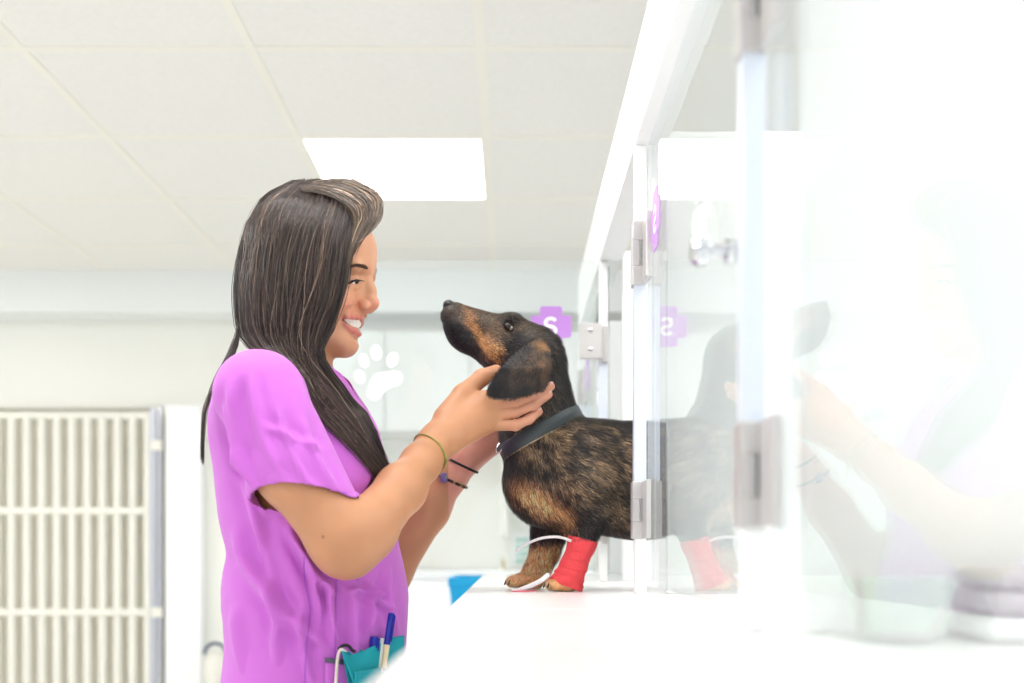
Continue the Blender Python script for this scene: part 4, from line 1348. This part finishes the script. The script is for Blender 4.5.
# guide strands on her near side, from the brow round to the back of the head
G=[[(343,189,-6),(362,199,-24),(354,232,-44),(350,262,-53),(344,295,-57),(332,330,-60),(323,356,-62),(346,392,-62),(374,436,-60),(391,474,-54)],
   [(335,186,-8),(346,200,-30),(338,232,-50),(333,265,-59),(327,300,-63),(315,335,-64),(313,362,-66),(336,396,-68),(366,440,-66),(388,477,-60)],
   [(322,183,-8),(326,198,-31),(314,232,-53),(307,265,-62),(302,300,-65),(299,335,-66),(307,365,-70),(327,400,-74),(360,442,-70),(386,479,-62)],
   [(310,181,-8),(302,197,-28),(287,232,-51),(280,265,-60),(277,300,-63),(278,335,-64),(294,365,-72),(319,402,-78),(354,444,-74),(383,480,-64)],
   [(300,180,-6),(279,196,-22),(261,232,-42),(255,265,-51),(253,300,-54),(258,335,-58),(282,366,-72),(311,404,-80),(350,445,-76),(381,481,-66)],
   [(292,180,-3),(263,197,-8),(245,232,-16),(238,266,-22),(236,300,-26),(243,336,-38),(270,362,-70),(302,404,-82),(346,446,-78),(379,482,-68)]]
G=np.array(G,float)
# the dense underside of the hair
base=Model()
base.add(he(303,252,0,56,58,48,0),.01)
base.add(K((294,250,44),(276,325,34),DW,sy=1.1),.03)
base.add(K((276,322,24),(286,350,18),DW-.02),.03)
for a,b in (((286,350,15,-50),(318,398,12,-64)),((318,398,14,-66),(354,442,9,-66)),((354,442,9,-66),(380,478,4,-60))):
    base.add(cone(hd(a[0],a[1],a[3]),hd(b[0],b[1],b[3]),a[2]*PXM,b[2]*PXM),.01)
base.cut(he(386,285,0,44,80,80,0),.02)
class Out:
    """whatever the hair must stay outside of"""
    def __call__(s,P): return np.minimum(np.minimum(top(P),base(P)+.002),np.minimum(slv(P),head_only(P)))
    grad=Model.grad
head_only=Model(); head_only.ops=base_face.ops
outf=Out()
def hair_paths(n, s, layer, M=26, side=1, wob=1.0, t1=None):
    """n strands at positions s (0 front .. 1 back), sunk by layer px"""
    f=s*(len(G)-1); i=np.clip(f.astype(int),0,len(G)-2); f=f-i
    g=G[i]*(1-f)[:,None,None]+G[i+1]*f[:,None,None]     # n,10,3
    t=np.linspace(0,len(G[0])-1-1e-6,M); k=t.astype(int); tt=t-k
    gp=np.concatenate([2*g[:,:1]-g[:,1:2],g,2*g[:,-1:]-g[:,-2:-1]],1)
    a,b,c,d=gp[:,k],gp[:,k+1],gp[:,k+2],gp[:,k+3]; x=tt[None,:,None]
    p=.5*((2*b)+(c-a)*x+(2*a-5*b+4*c-d)*x*x+(3*b-a-3*c+d)*x**3)
    tn=np.linspace(0,1,M)
    p[:,:,2]+=layer[:,None]*np.clip(tn*6,0,1)
    ph=rng.random((n,3))*6.28; am=rng.normal(0,1,(n,3))
    p[:,:,0]+=wob*(am[:,:1]*1.6*np.sin(tn*5+ph[:,:1])+am[:,1:2]*.7*np.sin(tn*14+ph[:,1:2]))*np.clip(tn*3,0,1)
    p[:,:,2]+=wob*am[:,2:]*1.5*np.sin(tn*7+ph[:,2:])
    return p
def to_world(p,side):
    d=DW+side*p[...,2]*PXM if side<0 else DW+p[...,2]*PXM
    return np.stack([(p[...,0]-VX)/F*d, d, CZ+(VY-p[...,1])/F*d],-1)
def push(P,model,gap,it=3):
    sh=P.shape; q=P.reshape(-1,3).copy()
    for _ in range(it):
        dv=model(q); m=dv<gap
        if not m.any(): break
        q[m]+=model.grad(q[m])*np.minimum(gap-dv[m],.03)[:,None]
    return q.reshape(sh)
def hair_colors(n,s):
    base=np.array([[46,38,36],[58,47,43],[74,60,53],[98,80,69],[140,118,102]],float)
    k=rng.choice(5,n,p=[.36,.30,.20,.10,.04]); c=base[k]*(.85+.3*rng.random(n))[:,None]
    cl=vnoise(np.stack([s*14,np.zeros(n),np.zeros(n)],1),1.,41)
    return c*(.8+.4*cl)[:,None]
def taper(n,M,r):
    t=np.linspace(0,1,M); return np.tile(r*np.clip((1.03-t)*5,.15,1)*np.clip(.6+t*4,0,1),(n,1))
M_hair=mat('hair',None,.36,attr=True,spec=.55)
NS=5200
s_=rng.random(NS)**.92; lay_=rng.random(NS)**1.6*9
p=hair_paths(NS,s_,lay_)
Wn=push(to_world(p,1),outf,.003)
Rn=taper(NS,26,.00052)
cn1=hair_colors(NS,s_)
# clumps of slightly raised lighter locks
# far side of the head: the same fall mirrored, hanging behind the far shoulder
NF=2200
sf=rng.random(NF); pf=hair_paths(NF,sf,rng.random(NF)*9)
pf[:,:,2]*=-1
tn=np.linspace(0,1,26)
pf[:,:,0]+=-(np.clip(tn-.5,0,1)*2)**1.5*70*(.3+.7*(1-sf))[:,None]
pf[:,:,0]=np.minimum(pf[:,:,0],np.where(tn>.14,346-40*np.clip(tn-.5,0,1),400)[None,:])
Wf=push(to_world(pf,1),outf,.003)
cf=hair_colors(NF,sf)
# the swept fringe
FR=np.array([[(326,184,-10),(346,183,-10),(364,190,-12),(377,202,-14),(377.5,216,-20),(368,228,-30),(357,241,-40),(351,256,-47)],
             [(322,182,0),(345,181,2),(366,188,0),(379,201,-2),(379,214,-8),(371,225,-20),(360,236,-34),(353,250,-43)],
             [(320,184,-18),(338,187,-22),(355,194,-26),(367,205,-30),(369,218,-34),(362,231,-40),(354,244,-46),(349,260,-50)],
             [(318,187,-26),(332,193,-32),(345,202,-37),(354,214,-41),(355,228,-44),(351,241,-48),(348,254,-51),(345,272,-54)]],float)
NB=1500
sb=rng.random(NB); f=sb*3; i=np.clip(f.astype(int),0,2); f=f-i
gb=FR[i]*(1-f)[:,None,None]+FR[i+1]*f[:,None,None]
gb[:,:,:2]+=rng.normal(0,1.2,(NB,1,2)); gb[:,:,2]+=rng.normal(0,2,(NB,1)); gb[:,3:6,1]+=rng.normal(0,2.2,(NB,1)); ro=rng.random((NB,1)); gb[:,0,0]+=(-26*ro+6)[:,0]; gb[:,0,1]+=(1.5*ro)[:,0]; gb[:,0,2]+=rng.normal(0,5,NB); gb[:,1,0]+=(-10*ro+2)[:,0]
PB=np.stack([spline(g,26) for g in gb])
Wb=push(to_world(PB,1),outf,.002)
cb=hair_colors(NB,sb)*1.15+np.array([78,69,52])*rng.random((NB,1))  # light from behind put into the fringe's paler colour
# far fringe, rounding over the top of the head
NR=900
sr=rng.random(NR)
gr=np.zeros((NR,26,3))
for j in range(NR):
    a=sr[j]; w0=rng.random()
    pts=[(318-20*a,181+2*w0,2),(330-42*a+10*w0,186,20+10*w0),(334-60*a+16*w0,206,42),(330-64*a,236,51),(326-66*a,270,55),(322-66*a,310,56)]
    gr[j]=spline(np.array(pts,float)+rng.normal(0,1.2,(6,3)),26)
Wr=push(to_world(gr,1),outf,.003)
cr=hair_colors(NR,sr)
# a wisp down her back and loose hairs
NW=130
gw=np.zeros((NW,26,3))
for j in range(NW):
    k=rng.random()
    pts=[(262,200,-4),(243,240,-10),(237,285,-20),(239,322,-30),(236-6*k,350,-44),(219-4*k,378,-70),(207-2*k,405,-90),(203,430,-98),(201+2*k,455+10*k,-100)]
    gw[j]=spline(np.array(pts,float)+rng.normal(0,.8,(1,3))+rng.normal(0,.5,(9,3)),26)
Ww=push(to_world(gw,1),outf,.003)
cw=hair_colors(NW,rng.random(NW))*1.2
NL=140
sl=.2+.8*rng.random(NL); pl=hair_paths(NL,sl,-rng.random(NL)*4,wob=3.2)
pl[:,:,0]+=rng.normal(0,4,(NL,1))*np.linspace(0,1,26)[None,:]**2
Wl=push(to_world(pl,1),outf,.004)
cl_=hair_colors(NL,sl)*1.25
allp=np.concatenate([Wn,Wf,Wb,Wr,Ww,Wl]); allc=np.concatenate([cn1,cf,cb,cr,cw,cl_])
allr=np.concatenate([Rn,taper(NF,26,.0006),taper(NB,26,.0005)*np.clip(np.linspace(0,1,26)*5,.12,1),taper(NR,26,.0006),taper(NW,26,.0004),taper(NL,26,.00028)])
ho=link('hair',strands_mesh('hair',allp,allr,lin(np.clip(allc,0,255))),M_hair,per)
vb,qb=grid_mesh(base,(-.42,1.36,1.18),(-.12,1.64,1.66),.004,2)
link('hair_mass',mesh_np('hair_mass',vb,qb),mat('hair_shade',(40,31,28),.6),ho)

# ---- bracelets
def wrist_band(model,p,q,d0,d1,t):
    a=S(*p,d0);b=S(*q,d1); ax=(b-a)/np.linalg.norm(b-a)
    return a+(b-a)*t,ax
M_green=mat('green_cord',(150,150,70),.7); M_black=mat('black_elastic',(22,20,22),.7)
c,ax=wrist_band(None,(421,463),(433,447),1.483,1.517,.75)
ax2=ax+np.array([.55,0,.25]); lp=ring_on(skin,c,ax2,.05,60,.0012,.008)
g=MB().tube(lp,.0011,6,closed=True)
g.tube(np.array([q+np.array([0,0,-.004]) for q in lp]),.0009,6,closed=True)
g.tube(spline([S(439,443,1.487),S(444,452,1.492),S(447,463,1.497),S(447.5,474,1.503),S(446,478,1.505)],20),.0009,6)
g.build('cord_bracelet',M_green,per,True)
c,ax=wrist_band(None,(452,474),(462,460),1.725,1.722,.75)
lp=ring_on(skin,c,ax+np.array([-.05,0,.25]),.05,60,.001,.008)
MB().tube(lp,.0021,8,closed=True).build('hair_tie',M_black,per,True)
c,ax=wrist_band(None,(452,474),(462,460),1.725,1.722,-.35)
lp=ring_on(skin,c,ax+np.array([-.05,0,.3]),.05,44,.002,.008)
bb=MB().tube(lp,.0009,6,closed=True).build('bead_bracelet',M_black,per,True)
M_bead=mat('gold_bead',(206,170,110),.25,metal=.7); M_stone=mat('purple_stone',(112,98,158),.2)
u,v=uvs(lp); front=lp[:,1]<c[1]+.004
order=np.flatnonzero(front)
for k in order:
    MB().sph(lp[k],.0026,12).build('bead',M_bead if k%3==0 else M_black,bb,True)
k=order[np.argmin(np.abs(u[order]-445))]
MB().sph(lp[k]+np.array([0,-.002,0]),(.0062,.004,.0085),16).build('stone',M_stone,bb,True)

# ---- the teal pouch in her pocket and what it holds
def near_d(x,y):
    dr=Vector(S(x,y,1.0))-Vector((0,0,CZ)); L=dr.length; dr.normalize()
    h=bvh.ray_cast(Vector((0,0,CZ))+dr*.9,dr)
    return (h[3]+.9)/L if h[0] is not None else 1.5
M_tealc=mat('teal_cloth',(0,158,168),.75,bump=(900,.2,.0008))
pd=near_d(372,665)
po=empty('pouch',tuple(S(372,690,pd))); tag(po,'teal cloth pouch tucked in the front of the woman\'s scrub top','pouch')
# the mouth edge runs from lower left up to the right; front face folds over
prof=[(342,651),(352,654),(362,651),(376,645),(390,640),(404,636.5)]
def sheet(name,topc,botc,dtop,dbot,m,parent,th,n=30,mrow=16,wave=.003):
    A=spline(topc,n); B=spline(botc,n); vv=[]
    for j in range(mrow):
        t=j/(mrow-1)
        for i in range(n):
            s=i/(n-1); p=A[i]*(1-t)+B[i]*t
            d=dtop(s)*(1-t)+dbot(s)*t + wave*math.sin(s*9+t*3)*math.sin(t*3.1)
            vv.append(S(p[0],p[1],d))
    q=[(j*n+i,j*n+i+1,(j+1)*n+i+1,(j+1)*n+i) for j in range(mrow-1) for i in range(n-1)]
    o=link(name,mesh_np(name,np.array(vv),np.array(q)),m,parent); md=o.modifiers.new('t','SOLIDIFY'); md.thickness=th; md.offset=0
    return o
dl,dr_=near_d(345,668)-.014,near_d(398,650)-.016
df=lambda o:(lambda s:dl+(dr_-dl)*s+o)
sheet('front_flap',prof,[(354,684),(362,684),(372,682),(382,680),(392,676),(404,672)],df(-.016),df(-.010),M_tealc,po,.0022)
sheet('back_wall',[(342,650),(352,652),(362,648),(376,642.5),(390,638),(404,635.5)],[(352,700),(362,700),(374,700),(384,700),(394,700),(404,700)],df(.002),df(.004),M_tealc,po,.0022)
sheet('fold',[(356,672),(366,670),(374,668.5),(382,667),(388,665)],[(354,690),(364,690),(374,690),(384,690),(394,690)],df(-.022),df(-.020),M_tealc,po,.0022)
M_pen=mat('blue_pen',(18,40,160),.3); M_pencream=mat('cream_barrel',(232,214,170),.4); M_wh=mat('white_pen',(236,234,230),.35)
def pen(name,label,a,b,mm,r,cap=None,d=None):
    e=empty(name,tuple(a)); tag(e,label,'pen','pens in the teal pouch')
    a=np.array(a);b=np.array(b)
    if cap is None:
        MB().tube([a,a+(b-a)*.02,a+(b-a)*.98,b],[r*.7,r,r,r*.75],14).build('barrel',mm,e,True)
    else:
        c=a+(b-a)*cap
        MB().tube([a,a+(b-a)*.01,c],[r*.8,r*.9,r*.9],14).build('barrel',mm,e,True)
        k=MB().tube([c,c+(b-a)*.01,b-(b-a)*.02,b],[r,r*1.05,r*1.05,r*.85],14).build('cap',M_pen,e,True)
        cd=np.array([r*1.25,-r*.6,0]); MB().tube([b-(b-a)*.03+cd*.6,b-(b-a)*.05+cd,c+(b-a)*.05+cd],.0011,8).build('clip',M_pen,k,True)
dm=(dl+dr_)/2-.006
pen('pen','blue capped pen with a cream barrel standing upright in the teal pouch',S(383.5,668,dm),S(391.5,613,dm+.012),M_pencream,.0043,.42)
pen('pen','short dark blue pen leaning beside the white one in the pouch',S(372,672,dm),S(374.5,636.5,dm+.002),M_pen,.0055,.55)
pen('pen','white pen between the two blue ones in the pouch',S(380,672,dm+.004),S(382.2,638,dm+.008),M_wh,.0036)
# lanyard and the black clip it hangs from
ld=near_d(340,665)-.012
ly=empty('lanyard',tuple(S(340,650,ld))); tag(ly,'cream cord lanyard hanging from a black clip beside the pouch','lanyard')
MB().tube(spline([S(346,652,ld-.006),S(341,649.5,ld-.008),S(338,656,ld-.006),S(336.5,672,ld-.004),S(335,700,ld-.003)],30),.0021,8).build('cord',mat('cream_cord',(232,220,206),.8),ly,True)
MB().tube(spline([S(339,649,ld-.004),S(343,645.5,ld-.008),S(348.5,646,ld-.008),S(352,650,ld-.006),S(355,651.5,ld-.004)],24),.0022,8).build('clip',M_black,ly,True)
